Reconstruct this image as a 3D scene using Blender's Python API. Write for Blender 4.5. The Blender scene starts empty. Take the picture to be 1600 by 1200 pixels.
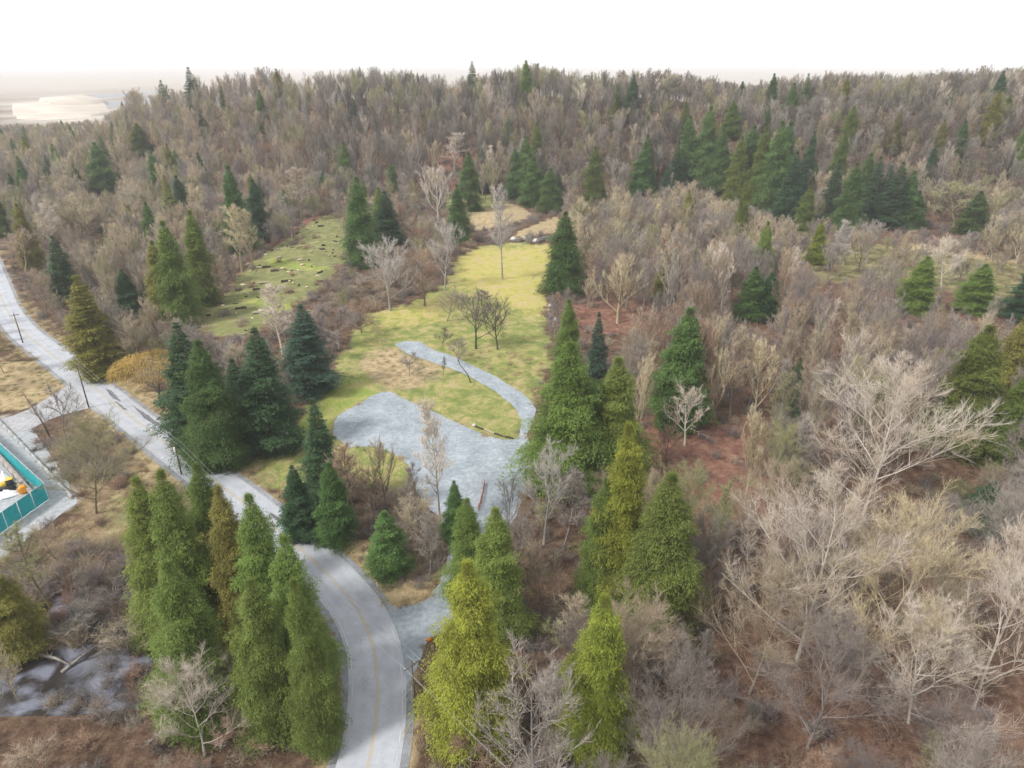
import bpy, math, random
import numpy as np
from mathutils import Vector, Matrix
from mathutils.geometry import delaunay_2d_cdt
R = math.radians
random.seed(7); rng = np.random.default_rng(7)
S = bpy.context.scene; COL = S.collection

# ------------------------------------------------------------------ camera, sky, sun, exposure
CAMH, PITCH, F = 80.0, 25.0, 1081.0        # metres, degrees below the horizon, focal length in photo pixels
cd = bpy.data.cameras.new('camera'); cam = bpy.data.objects.new('camera', cd); COL.objects.link(cam)
cam.location = (0, 0, CAMH); cam.rotation_euler = (R(90 - PITCH), 0, 0)
cd.sensor_width = 36; cd.lens = 36 * F / 1600; cd.clip_start = 1; cd.clip_end = 30000
S.camera = cam
SUN_EL, SUN_ROT = 48, -60
w = bpy.data.worlds.new('World'); S.world = w; w.use_nodes = True
nt = w.node_tree; nt.nodes.clear()
out = nt.nodes.new('ShaderNodeOutputWorld'); bg = nt.nodes.new('ShaderNodeBackground'); bg.inputs[1].default_value = 0.050
sky = nt.nodes.new('ShaderNodeTexSky'); sky.sky_type = 'NISHITA'; sky.sun_disc = False
sky.sun_elevation = R(SUN_EL); sky.sun_rotation = R(SUN_ROT); sky.dust_density = 3; sky.air_density = 1.0
mixw = nt.nodes.new('ShaderNodeMix'); mixw.data_type = 'RGBA'; mixw.inputs[0].default_value = 0.82
tcw = nt.nodes.new('ShaderNodeTexCoord'); mpw = nt.nodes.new('ShaderNodeMapping'); mpw.inputs['Scale'].default_value = (1, 1, 3.5)
nzw = nt.nodes.new('ShaderNodeTexNoise'); nzw.inputs['Scale'].default_value = 2.2; nzw.inputs['Detail'].default_value = 5
crw = nt.nodes.new('ShaderNodeValToRGB')
crw.color_ramp.elements[0].position = .3; crw.color_ramp.elements[0].color = (20.5, 20.9, 21.6, 1)
crw.color_ramp.elements[1].position = .7; crw.color_ramp.elements[1].color = (23.0, 23.1, 23.4, 1)
nt.links.new(tcw.outputs['Generated'], mpw.inputs[0]); nt.links.new(mpw.outputs[0], nzw.inputs['Vector'])
nt.links.new(nzw.outputs['Fac'], crw.inputs[0]); nt.links.new(sky.outputs[0], mixw.inputs[6])
nt.links.new(crw.outputs[0], mixw.inputs[7]); nt.links.new(mixw.outputs[2], bg.inputs[0]); nt.links.new(bg.outputs[0], out.inputs[0])
sl = bpy.data.lights.new('sun', 'SUN'); sl.energy = 3.4; sl.angle = R(10); sl.color = (1, .96, .9)
so = bpy.data.objects.new('sun', sl); COL.objects.link(so)
az = R(SUN_ROT)   # sun stands to the left, a little behind the view
sd = Vector((math.cos(R(SUN_EL)) * -0.86, math.cos(R(SUN_EL)) * -0.5, math.sin(R(SUN_EL))))
so.rotation_euler = sd.to_track_quat('Z', 'Y').to_euler()
sky.sun_rotation = math.atan2(sd.x, sd.y)
S.view_settings.view_transform = 'Standard'; S.view_settings.look = 'None'
S.view_settings.exposure = 0.24; S.view_settings.gamma = 1
S.render.engine = 'CYCLES'
S.cycles.max_bounces = 5; S.cycles.diffuse_bounces = 3; S.cycles.transparent_max_bounces = 4; S.cycles.volume_bounces = 2
HAZE = 0.00016

# ------------------------------------------------------------------ terrain height and pixel -> ground
def sstep(a, b, x):
    t = np.clip((x - a) / (b - a), 0, 1); return t * t * (3 - 2 * t)
def lump(x, y, s, ph):
    return (np.sin(x / s + ph) * np.cos(y / s * 1.13 + ph * 2.1) + .5 * np.sin(x / s * 2.3 - y / s * 1.7 + ph) )
CL_PX = [(-60,300),(-42,350),(-22,400),(-4,448),(10,485),(35,518),(72,547),(112,577),(155,612),(200,648),(232,672),(270,702),(325,744),(390,793),
         (450,841),(497,884),(523,910),(543,932),(560,955),(574,983),(584,1013),(589,1050),(590,1100),(583,1160),(565,1240),(535,1340)]
def px_flat(px, py, z=0.0):
    c, s = math.cos(R(PITCH)), math.sin(R(PITCH))
    dx, dy, dz = px - 800., F * c + (600. - py) * s, -F * s + (600. - py) * c
    t = (z - CAMH) / dz
    return np.array([dx * t, dy * t])
CL = np.array([px_flat(*p) for p in CL_PX])
def catmull(P, n=10):
    P = np.asarray(P, float); Q = np.vstack([2 * P[0] - P[1], P, 2 * P[-1] - P[-2]]); o = []
    for i in range(1, len(Q) - 2):
        for t in np.linspace(0, 1, n, endpoint=False):
            a, b, c_, d = Q[i-1], Q[i], Q[i+1], Q[i+2]
            o.append(.5 * (2*b + (c_-a)*t + (2*a-5*b+4*c_-d)*t*t + (3*b-a-3*c_+d)*t**3))
    o.append(Q[-2]); return np.array(o)
def smooth(P, k=3):
    P = P.copy()
    for _ in range(k): P[1:-1] = .5 * P[1:-1] + .25 * (P[:-2] + P[2:])
    return P
CLS = smooth(catmull(CL, 8), 12)
def resample(P, step):
    d = np.r_[0, np.cumsum(np.linalg.norm(np.diff(P, axis=0), axis=1))]
    n = max(2, int(d[-1] / step) + 1); t = np.linspace(0, d[-1], n)
    return np.stack([np.interp(t, d, P[:, k]) for k in range(P.shape[1])], 1)
CLS = resample(CLS, 3.0)
def dist_road(x, y):
    sh = x.shape; X = np.stack([x.ravel(), y.ravel()], 1); o = np.full(len(X), 1e9)
    for i in range(0, len(CLS), 2):
        o = np.minimum(o, (X[:, 0] - CLS[i, 0])**2 + (X[:, 1] - CLS[i, 1])**2)
    return np.sqrt(o).reshape(sh)
def inpoly(x, y, P):
    P = np.asarray(P); r = np.zeros(np.shape(x), bool); j = len(P) - 1
    for i in range(len(P)):
        xi, yi = P[i]; xj, yj = P[j]
        c = ((yi > y) != (yj > y)) & (x < (xj - xi) * (y - yi) / ((yj - yi) if yj != yi else 1e-9) + xi)
        r ^= c; j = i
    return r
POND_PX = [(-60,985),(30,978),(70,958),(85,925),(130,918),(150,935),(205,903),(255,903),(262,940),(240,965),(255,1000),(282,1050),(284,1082),(240,1105),(100,1118),(-80,1120),(-120,1050)]
POND = np.array([px_flat(*p) for p in POND_PX])
def sd_poly(x, y, P):
    d = np.full(np.shape(x), 1e9); P = np.asarray(P)
    for i in range(len(P)):
        a, b = P[i-1], P[i]; ab = b - a; L = (ab**2).sum() + 1e-9
        t = np.clip(((x-a[0])*ab[0] + (y-a[1])*ab[1]) / L, 0, 1)
        d = np.minimum(d, np.hypot(x-a[0]-ab[0]*t, y-a[1]-ab[1]*t))
    return np.where(inpoly(x, y, P), -d, d)
def terrain(x, y):
    x = np.asarray(x, float); y = np.asarray(y, float)
    u = x / np.maximum(y, 30)
    foot = 440 - .30 * np.maximum(x, 0) + .25 * np.maximum(-x - 60, 0)
    A = 50 * sstep(-.70, -.40, u)
    t = (y - foot) / 105.
    z = A * (sstep(-.25, 1.0, t) * .93 + .07 * sstep(.9, 3, t)) * (1 + .07 * np.sin(x / 38.) + .05 * np.sin(x / 17. + 1))
    z -= .95 * A * sstep(1.5, 4.5, t)
    z += (2.5 * sstep(150, 260, y) + 1.5*sstep(260, 380, y)) * sstep(-.75, -.5, u) * sstep(-75,-40,x + .15*y)
    z += .35 * lump(x, y, 13., 1.) * sstep(60, 130, y) * sstep(-.7, -.4, u) * sstep(-60, 0, x + .25*y)
    # berm behind the lawn
    z += 3.0 * np.exp(-((x + 12) / 16)**2 - ((y - 372) / 12)**2) + 3.0 * np.exp(-((x - 16) / 12)**2 - ((y - 330) / 10)**2)
    return z
def height(x, y):
    x = np.asarray(x, float); y = np.asarray(y, float)
    z = terrain(x, y)
    near = (y < 160) & (x < 10)
    if np.any(near):
        d = sd_poly(x, y, POND); z = np.where(near, z - 1.0 * sstep(1.5, -2.5, d), z)
    return z
def px(pxx, py, z=None):
    """ground point seen at photo pixel (pxx, py)"""
    c, s = math.cos(R(PITCH)), math.sin(R(PITCH))
    d = np.array([pxx - 800., F * c + (600. - py) * s, -F * s + (600. - py) * c]); d /= np.linalg.norm(d)
    t = np.arange(40, 4000, 1.0); X = d[0]*t; Y = d[1]*t; Z = CAMH + d[2]*t
    h = terrain(X, Y); k = np.argmax(Z <= h)
    if not (Z <= h).any(): k = len(t) - 1
    if k > 0:
        g0, g1 = Z[k-1] - h[k-1], Z[k] - h[k]; tt = t[k-1] + (g0 / (g0 - g1 + 1e-9))
    else: tt = t[0]
    return float(d[0]*tt), float(d[1]*tt), float(CAMH + d[2]*tt)
def proj(x, y, z):
    c, s = math.cos(R(PITCH)), math.sin(R(PITCH)); z = z - CAMH
    dep = y * c - z * s; up = y * s + z * c
    return 800 + F * x / dep, 600 - F * up / dep, dep
def wpoly(P): return np.array([px(*p)[:2] for p in P])

# ------------------------------------------------------------------ helpers
def mesh_np(name, V, faces3=None, faces4=None, mats=(), mi=None, smooth_=False):
    me = bpy.data.meshes.new(name); V = np.asarray(V, np.float32)
    n3 = 0 if faces3 is None else len(faces3); n4 = 0 if faces4 is None else len(faces4)
    me.vertices.add(len(V)); me.vertices.foreach_set('co', V.ravel())
    li = []; 
    if n3: li.append(np.asarray(faces3, np.int32).ravel())
    if n4: li.append(np.asarray(faces4, np.int32).ravel())
    li = np.concatenate(li); me.loops.add(len(li)); me.loops.foreach_set('vertex_index', li)
    me.polygons.add(n3 + n4)
    st = np.r_[np.arange(n3) * 3, n3 * 3 + np.arange(n4) * 4].astype(np.int32)
    me.polygons.foreach_set('loop_start', st)
    if mi is not None: me.polygons.foreach_set('material_index', np.asarray(mi, np.int32))
    if smooth_: me.polygons.foreach_set('use_smooth', np.ones(n3 + n4, bool))
    for m in mats: me.materials.append(m)
    me.update(calc_edges=True); me.validate(); return me
def link(name, me, parent=None, loc=None):
    o = bpy.data.objects.new(name, me); COL.objects.link(o)
    if parent is not None: o.parent = parent
    if loc is not None: o.location = loc
    return o
LABELS = {}
def tag(o, label=None, cat=None, group=None, kind=None):
    if label:
        o['label'] = label; n = len(label.split()); assert 4 <= n <= 16, label
        if not group: assert label not in LABELS, label
        LABELS[label] = 1
    if cat: o['category'] = cat
    if group: o['group'] = group
    if kind: o['kind'] = kind
    return o
def empty(name, loc, rz=0, label=None, cat=None, group=None):
    o = bpy.data.objects.new(name, None); COL.objects.link(o); o.location = loc; o.rotation_euler = (0, 0, rz)
    return tag(o, label, cat, group)
class MB:
    def __init__(s): s.V = []; s.f3 = []; s.f4 = []; s.n = 0
    def add(s, V, f3=(), f4=()):
        s.V.append(np.asarray(V, float)); 
        s.f3 += [tuple(i + s.n for i in f) for f in f3]; s.f4 += [tuple(i + s.n for i in f) for f in f4]; s.n += len(V)
    def box(s, c, d, rz=0, tilt=0, bev=0.0):
        hx, hy, hz = np.array(d) / 2.; b = min(bev, hx*.4, hy*.4, hz*.4)
        V = []; 
        if b <= 0:
            V = [(sx*hx, sy*hy, sz*hz) for sz in (-1,1) for sx, sy in ((-1,-1),(1,-1),(1,1),(-1,1))]
            f4 = [(3,2,1,0),(4,5,6,7),(0,1,5,4),(1,2,6,5),(2,3,7,6),(3,0,4,7)]
        else:
            rings = [(-hz, b), (-hz + b, 0), (hz - b, 0), (hz, b)]
            for z, i in rings: V += [(sx*(hx-i), sy*(hy-i), z) for sx, sy in ((-1,-1),(1,-1),(1,1),(-1,1))]
            f4 = [(3,2,1,0),(12,13,14,15)]
            for r_ in range(3):
                for k in range(4): f4.append((r_*4+k, r_*4+(k+1)%4, r_*4+4+(k+1)%4, r_*4+4+k))
        V = np.array(V); 
        if tilt: ct, st = math.cos(tilt), math.sin(tilt); V = V @ np.array([[ct,0,-st],[0,1,0],[st,0,ct]])
        cz, sz_ = math.cos(rz), math.sin(rz); V = V @ np.array([[cz,sz_,0],[-sz_,cz,0],[0,0,1]])
        s.add(V + np.array(c), (), f4); return s
    def tube(s, P, rad, n=6, cap=True):
        P = [Vector(p) for p in P]; rad = rad if hasattr(rad, '__len__') else [rad] * len(P)
        V = []; 
        for i, p in enumerate(P):
            t = (P[min(i+1, len(P)-1)] - P[max(i-1, 0)]).normalized()
            a = t.cross(Vector((0,0,1)) if abs(t.z) < .9 else Vector((1,0,0))).normalized(); b = t.cross(a)
            for k in range(n):
                an = 2*math.pi*k/n; V.append(p + (a*math.cos(an) + b*math.sin(an)) * rad[i])
        f4 = [(i*n+k, i*n+(k+1)%n, (i+1)*n+(k+1)%n, (i+1)*n+k) for i in range(len(P)-1) for k in range(n)]
        f3 = []
        if cap:
            V += [P[0], P[-1]]; m = len(P)*n
            f3 = [(m, (k+1)%n, k) for k in range(n)] + [(m+1, (len(P)-1)*n+k, (len(P)-1)*n+(k+1)%n) for k in range(n)]
        s.add([tuple(v) for v in V], f3, f4); return s
    def mesh(s, name, mats, smooth_=False):
        return mesh_np(name, np.vstack(s.V), s.f3 or None, s.f4 or None, mats if isinstance(mats, (list, tuple)) else [mats], smooth_=smooth_)
    def build(s, name, mat, parent=None, loc=None, smooth_=False): return link(name, s.mesh(name, mat, smooth_), parent, loc)

# ------------------------------------------------------------------ materials
def mat(name, col, rough=.85, var=.25, scale=3., bump=0., bscale=20., col2=None, objvar=0., island=0., transl=0., spec=.3, hue=0., metal=0., grad=None):
    m = bpy.data.materials.new(name); m.use_nodes = True; n = m.node_tree; N = n.nodes; L = n.links
    p = N['Principled BSDF']; p.inputs['Roughness'].default_value = rough; p.inputs['Specular IOR Level'].default_value = spec
    p.inputs['Metallic'].default_value = metal
    tc = N.new('ShaderNodeTexCoord'); nz = N.new('ShaderNodeTexNoise'); nz.inputs['Scale'].default_value = scale; nz.inputs['Detail'].default_value = 4
    L.new(tc.outputs['Object'], nz.inputs['Vector'])
    mx = N.new('ShaderNodeMix'); mx.data_type = 'RGBA'
    c = np.array(col); c2 = np.array(col2) if col2 else c * (1 + var); c1 = c * (1 - var) if not col2 else c
    mx.inputs[6].default_value = (*c1, 1); mx.inputs[7].default_value = (*c2, 1)
    mr = N.new('ShaderNodeMapRange'); mr.inputs[1].default_value = .35; mr.inputs[2].default_value = .65
    L.new(nz.outputs['Fac'], mr.inputs[0]); L.new(mr.outputs[0], mx.inputs[0]); last = mx.outputs[2]
    if objvar or island or hue:
        hs = N.new('ShaderNodeHueSaturation'); L.new(last, hs.inputs['Color']); last = hs.outputs[0]
        val = None
        if objvar:
            oi = N.new('ShaderNodeObjectInfo'); mr2 = N.new('ShaderNodeMapRange'); mr2.inputs[3].default_value = 1 - objvar; mr2.inputs[4].default_value = 1 + objvar
            L.new(oi.outputs['Random'], mr2.inputs[0]); val = mr2.outputs[0]
            if hue:
                ml = N.new('ShaderNodeMath'); ml.operation = 'MULTIPLY'; ml.inputs[1].default_value = 7.31; L.new(oi.outputs['Random'], ml.inputs[0])
                fr = N.new('ShaderNodeMath'); fr.operation = 'FRACT'; L.new(ml.outputs[0], fr.inputs[0])
                mh = N.new('ShaderNodeMapRange'); mh.inputs[3].default_value = .5 - hue; mh.inputs[4].default_value = .5 + hue
                L.new(fr.outputs[0], mh.inputs[0]); L.new(mh.outputs[0], hs.inputs['Hue'])
        if island:
            ge = N.new('ShaderNodeNewGeometry'); mi = N.new('ShaderNodeMapRange'); mi.inputs[3].default_value = 1 - island; mi.inputs[4].default_value = 1 + island
            L.new(ge.outputs['Random Per Island'], mi.inputs[0])
            if val is None: val = mi.outputs[0]
            else:
                mm = N.new('ShaderNodeMath'); mm.operation = 'MULTIPLY'; L.new(val, mm.inputs[0]); L.new(mi.outputs[0], mm.inputs[1]); val = mm.outputs[0]
        if val is not None: L.new(val, hs.inputs['Value'])
    L.new(last, p.inputs['Base Color'])
    if bump:
        b = N.new('ShaderNodeBump'); b.inputs['Strength'].default_value = bump; n2 = N.new('ShaderNodeTexNoise'); n2.inputs['Scale'].default_value = bscale
        n2.inputs['Detail'].default_value = 5; L.new(tc.outputs['Object'], n2.inputs['Vector']); L.new(n2.outputs['Fac'], b.inputs['Height']); L.new(b.outputs[0], p.inputs['Normal'])
    if transl:
        t = N.new('ShaderNodeBsdfTranslucent'); ms = N.new('ShaderNodeMixShader'); ms.inputs[0].default_value = transl
        L.new(last, t.inputs[0]); L.new(p.outputs[0], ms.inputs[1]); L.new(t.outputs[0], ms.inputs[2]); L.new(ms.outputs[0], N['Material Output'].inputs[0])
    return m
TW = {   # twig colours
 'tan':   mat('twig_tan', (.35,.285,.20), objvar=.22, island=.18, hue=.012),
 'grey':  mat('twig_grey', (.275,.245,.21), objvar=.25, island=.18, hue=.012),
 'mauve': mat('twig_mauve', (.225,.188,.172), objvar=.2, island=.18, hue=.015),
 'pale':  mat('twig_pale', (.56,.495,.445), col2=(.50,.42,.32), scale=.22, objvar=.12, island=.28),
 'moss':  mat('twig_moss', (.26,.25,.13), objvar=.2, island=.25, hue=.02),
 'gold':  mat('twig_gold', (.46,.385,.25), objvar=.15, island=.22),
 'rust':  mat('twig_rust', (.28,.185,.13), objvar=.2, island=.2, hue=.01),
 'silver': mat('twig_silver', (.42,.385,.35), objvar=.1, island=.2),
 'dark':  mat('twig_dark', (.15,.13,.108), objvar=.2, island=.2),
}
BK = {
 'tan':  mat('bark_tan', (.24,.20,.15), scale=2, objvar=.2, bump=.4), 'grey': mat('bark_grey', (.24,.22,.20), scale=2, objvar=.25, bump=.4),
 'mauve':mat('bark_mauve', (.25,.215,.20), scale=2, objvar=.2, bump=.4), 'pale': mat('bark_pale', (.60,.55,.48), scale=2.5, col2=(.42,.38,.33), bump=.3),
 'moss': mat('bark_moss', (.17,.16,.07), scale=1.5, col2=(.21,.18,.13), bump=.5), 'gold': mat('bark_gold', (.38,.31,.16), col2=(.36,.32,.26), scale=1.5, bump=.4),
 'silver': mat('bark_silver', (.40,.38,.35), scale=2, col2=(.28,.26,.235), bump=.3),
 'rust': mat('bark_rust', (.20,.15,.11), scale=2, bump=.4), 'dark': mat('bark_dark', (.085,.07,.055), scale=2, bump=.4),
}
LF = {
 'cedar':  mat('needles_cedar', (.175,.235,.050), scale=.45, var=.2, objvar=.2, island=.28, hue=.018, transl=.32, rough=.7),
 'yellow': mat('needles_yellow', (.27,.31,.045), scale=.5, var=.25, objvar=.12, island=.24, hue=.012, transl=.35, rough=.7),
 'green':  mat('needles_green', (.105,.185,.050), scale=.5, var=.25, objvar=.18, island=.28, hue=.015, transl=.3, rough=.7),
 'fir':    mat('needles_fir', (.062,.125,.055), scale=.5, var=.25, objvar=.18, island=.28, hue=.012, transl=.25, rough=.7),
 'blue':   mat('needles_blue', (.055,.105,.068), scale=.5, var=.2, objvar=.15, island=.35, transl=.2, rough=.7),
 'ochre':  mat('needles_ochre', (.24,.23,.055), scale=.5, var=.25, objvar=.15, island=.35, hue=.01, transl=.3, rough=.7),
}

# ------------------------------------------------------------------ plant meshes
def segs_mesh(P0, P1, r0, r1, k=3):
    """tapered k-sided segments; r1 == 0 gives pointed cones"""
    P0 = np.asarray(P0, float); P1 = np.asarray(P1, float); r0 = np.asarray(r0, float); r1 = np.asarray(r1, float)
    D = P1 - P0; D /= (np.linalg.norm(D, axis=1, keepdims=True) + 1e-9)
    ref = np.where(np.abs(D[:, 2:3]) < .9, np.array([[0, 0, 1.]]), np.array([[1., 0, 0]]))
    A = np.cross(D, ref); A /= np.linalg.norm(A, axis=1, keepdims=True); B = np.cross(D, A); n = len(P0)
    tip = r1 <= 1e-6
    ang = 2 * np.pi * np.arange(k) / k
    ring = A[:, None] * np.cos(ang)[None, :, None] + B[:, None] * np.sin(ang)[None, :, None]
    V0 = P0[:, None] + ring * r0[:, None, None]
    V1 = P1[:, None] + ring * r1[:, None, None]
    # cones
    Vs, f3, f4, off = [], None, None, 0
    if tip.any():
        a = np.concatenate([V0[tip], P1[tip][:, None]], 1); m = len(a); base = off + np.arange(m)[:, None] * (k+1)
        f3 = np.concatenate([np.stack([base[:,0] + i, base[:,0] + (i+1) % k, base[:,0] + k], 1) for i in range(k)])
        Vs.append(a.reshape(-1, 3)); off += m * (k+1)
    if (~tip).any():
        a = np.concatenate([V0[~tip], V1[~tip]], 1); m = len(a); base = off + np.arange(m) * 2 * k
        f4 = np.concatenate([np.stack([base + i, base + (i+1) % k, base + k + (i+1) % k, base + k + i], 1) for i in range(k)])
        Vs.append(a.reshape(-1, 3)); off += m * 2 * k
    return np.vstack(Vs), f3, f4
def unit(v): return v / (np.linalg.norm(v) + 1e-9)
def grow(rs, H, style):
    """skeleton of a leafless tree: returns trunk segments and crown segments"""
    T, C = [], []       # (p0, p1, r0, r1)
    fine = .62 if style == 'great' else .92
    st = dict(broad =dict(fork=.22, limbs=14, up=.55, spread=.85, l1=.52, l2=.42, n2=8, n3=6, tw=5, curl=.10, wr=1.),
              vase  =dict(fork=.20, limbs=13, up=1.25, spread=.58, l1=.55, l2=.38, n2=8, n3=6, tw=6, curl=.26, wr=1.15),
              slim  =dict(fork=.30, limbs=26, up=.5, spread=.85, l1=.25, l2=.45, n2=6, n3=5, tw=5, curl=.06, wr=.8),
              open  =dict(fork=.18, limbs=9,  up=.25, spread=1.05, l1=.50, l2=.5, n2=6, n3=6, tw=5, curl=.05, wr=1.),
              great =dict(fork=.12, limbs=19, up=.60, spread=.92, l1=.50, l2=.42, n2=11, n3=9, tw=8, curl=.09, wr=.60),
              small =dict(fork=.12, limbs=10, up=.30, spread=1.0, l1=.55, l2=.5, n2=6, n3=5, tw=5, curl=.05, wr=1.2),
              )[style]
    def branch(p, d, L, r, lev, nseg, store):
        pts = [p]; q = p.copy(); dd = d.copy(); rr = [r]
        for i in range(nseg):
            dd = unit(dd + rs.normal(0, .13 if lev else .035, 3) + np.array([0, 0, st['curl'] if lev else .02]))
            q = q + dd * L / nseg; pts.append(q); rr.append(r * (1 - (i + 1) / nseg * .8))
        for i in range(nseg): store.append((pts[i], pts[i+1], rr[i], rr[i+1]))
        return pts, rr, dd
    tr = H * .013 * st['wr']; nt_ = 9
    pts, rr, _ = branch(np.zeros(3), unit(np.array([rs.normal(0, .05), rs.normal(0, .05), 1])), H * (.95 if style == 'slim' else .82), tr, 0, nt_, T)
    T[0] = (T[0][0] - np.array([0, 0, .4]), T[0][1], tr * 1.35, T[0][3])
    pts = np.array(pts); rr = np.array(rr)
    for i in range(st['limbs']):
        f = st['fork'] + (1 - st['fork']) * ((i + rs.random()) / st['limbs'])**(.9); g = f * nt_; k = min(int(g), nt_ - 1); a = g - k
        p = pts[k] * (1 - a) + pts[k+1] * a; az = i * 2.4 + rs.normal(0, .4)
        tilt = st['spread'] * (1.05 - .55 * (f - st['fork'])) * rs.uniform(.75, 1.15)
        d = np.array([math.cos(az) * math.sin(tilt), math.sin(az) * math.sin(tilt), math.cos(tilt)])
        if style == 'slim': L1 = H * st['l1'] * (1.15 - .75 * f) * rs.uniform(.7, 1.2)
        else: L1 = H * st['l1'] * (1.15 - .62 * f) * rs.uniform(.75, 1.15)
        p1, r1, _ = branch(p, d, L1, max(.06 * fine, rr[k] * .60), 1, 5, T); p1 = np.array(p1)
        for j in range(st['n2']):
            f2 = .22 + .78 * (j + rs.random()) / st['n2']; g2 = f2 * 5; k2 = min(int(g2), 4); a2 = g2 - k2
            q = p1[k2] * (1 - a2) + p1[k2+1] * a2; base = unit(p1[k2+1] - p1[k2])
            d2 = unit(base + rs.normal(0, .55, 3) + np.array([0, 0, st['up'] * .6]))
            L2 = L1 * st['l2'] * (1.2 - .6 * f2) * rs.uniform(.7, 1.25)
            p2, r2, _ = branch(q, d2, L2, max(.040 * fine, r1[k2] * .55), 2, 3, C); p2 = np.array(p2)
            for m in range(st['n3']):
                f3 = .15 + .85 * (m + rs.random()) / st['n3']; g3 = f3 * 3; k3 = min(int(g3), 2); a3 = g3 - k3
                q3 = p2[k3] * (1 - a3) + p2[k3+1] * a3; b3 = unit(p2[k3+1] - p2[k3])
                d3 = unit(b3 + rs.normal(0, .36 if style == 'vase' else .50, 3) + np.array([0, 0, st['up'] * .7]))
                L3 = max(.6, L2 * .45) * rs.uniform(.7, 1.25); e = q3 + d3 * L3
                C.append((q3, e, .024 * fine, .013 * fine))
                for t_ in range(st['tw']):
                    f4 = rs.uniform(.2, 1); q4 = q3 + d3 * L3 * f4
                    d4 = unit(d3 + rs.normal(0, .34 if style == 'vase' else .46, 3) + np.array([0, 0, st['up'] * .6]))
                    C.append((q4, q4 + d4 * rs.uniform(.5, 1.35) * max(.75, L3*.65), .0155 * fine, 0))
    return T, C
def seg_arrays(Sg):
    return (np.array([s[0] for s in Sg]), np.array([s[1] for s in Sg]), np.array([s[2] for s in Sg]), np.array([s[3] for s in Sg]))
def join_parts(parts):
    """[(V,f3,f4,mi)] -> V,f3,f4,mi ; face order f3 then f4"""
    V, a3, a4, m3, m4, off = [], [], [], [], [], 0
    for v, f3, f4, mi in parts:
        V.append(v)
        if f3 is not None: a3.append(f3 + off); m3.append(np.full(len(f3), mi))
        if f4 is not None: a4.append(f4 + off); m4.append(np.full(len(f4), mi))
        off += len(v)
    f3 = np.vstack(a3) if a3 else None; f4 = np.vstack(a4) if a4 else None
    return np.vstack(V), f3, f4, np.concatenate(m3 + m4)
class Proto: pass
BARE = {}
def make_bare(style, seed, H):
    rs = np.random.default_rng(seed); T, C = grow(rs, H, style)
    p = Proto(); p.T = segs_mesh(*seg_arrays(T), k=5); p.C = segs_mesh(*seg_arrays(C), k=3)
    v = p.C[0]; p.h = float(np.percentile(v[:, 2], 99.7)); r = np.hypot(v[:, 0], v[:, 1]); p.w = 2 * float(np.percentile(r, 93)); p.cache = {}
    return p
for st, seeds, H in (('broad', (1, 2, 3), 17), ('vase', (4, 5, 6), 18), ('slim', (7, 8, 9), 19), ('great', (14, 15, 16), 27), ('open', (10, 11), 12), ('small', (12, 13), 7)):
    BARE[st] = [make_bare(st, s, H) for s in seeds]
def bare_meshes(p, c):
    if c not in p.cache:
        if not hasattr(p, 'me'): p.me = (mesh_np('trunk', p.T[0], p.T[1], p.T[2], [BK[c]], smooth_=True), mesh_np('crown', p.C[0], p.C[1], p.C[2], [TW[c]]))
        p.cache[c] = ((p.me[0], BK[c]), (p.me[1], TW[c]))
    return p.cache[c]
def mlink(name, mm, parent=None, loc=None):
    o = link(name, mm[0], parent, loc); o.material_slots[0].link = 'OBJECT'; o.material_slots[0].material = mm[1]; return o
def bare_joined(p, c):
    if not hasattr(p, 'mj'):
        V, f3, f4, mi = join_parts([(*p.T, 0), (*p.C, 1)]); p.mj = mesh_np('bare_tree', V, f3, f4, [BK[c], TW[c]], mi)
    return (p.mj, BK[c], TW[c])

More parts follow.
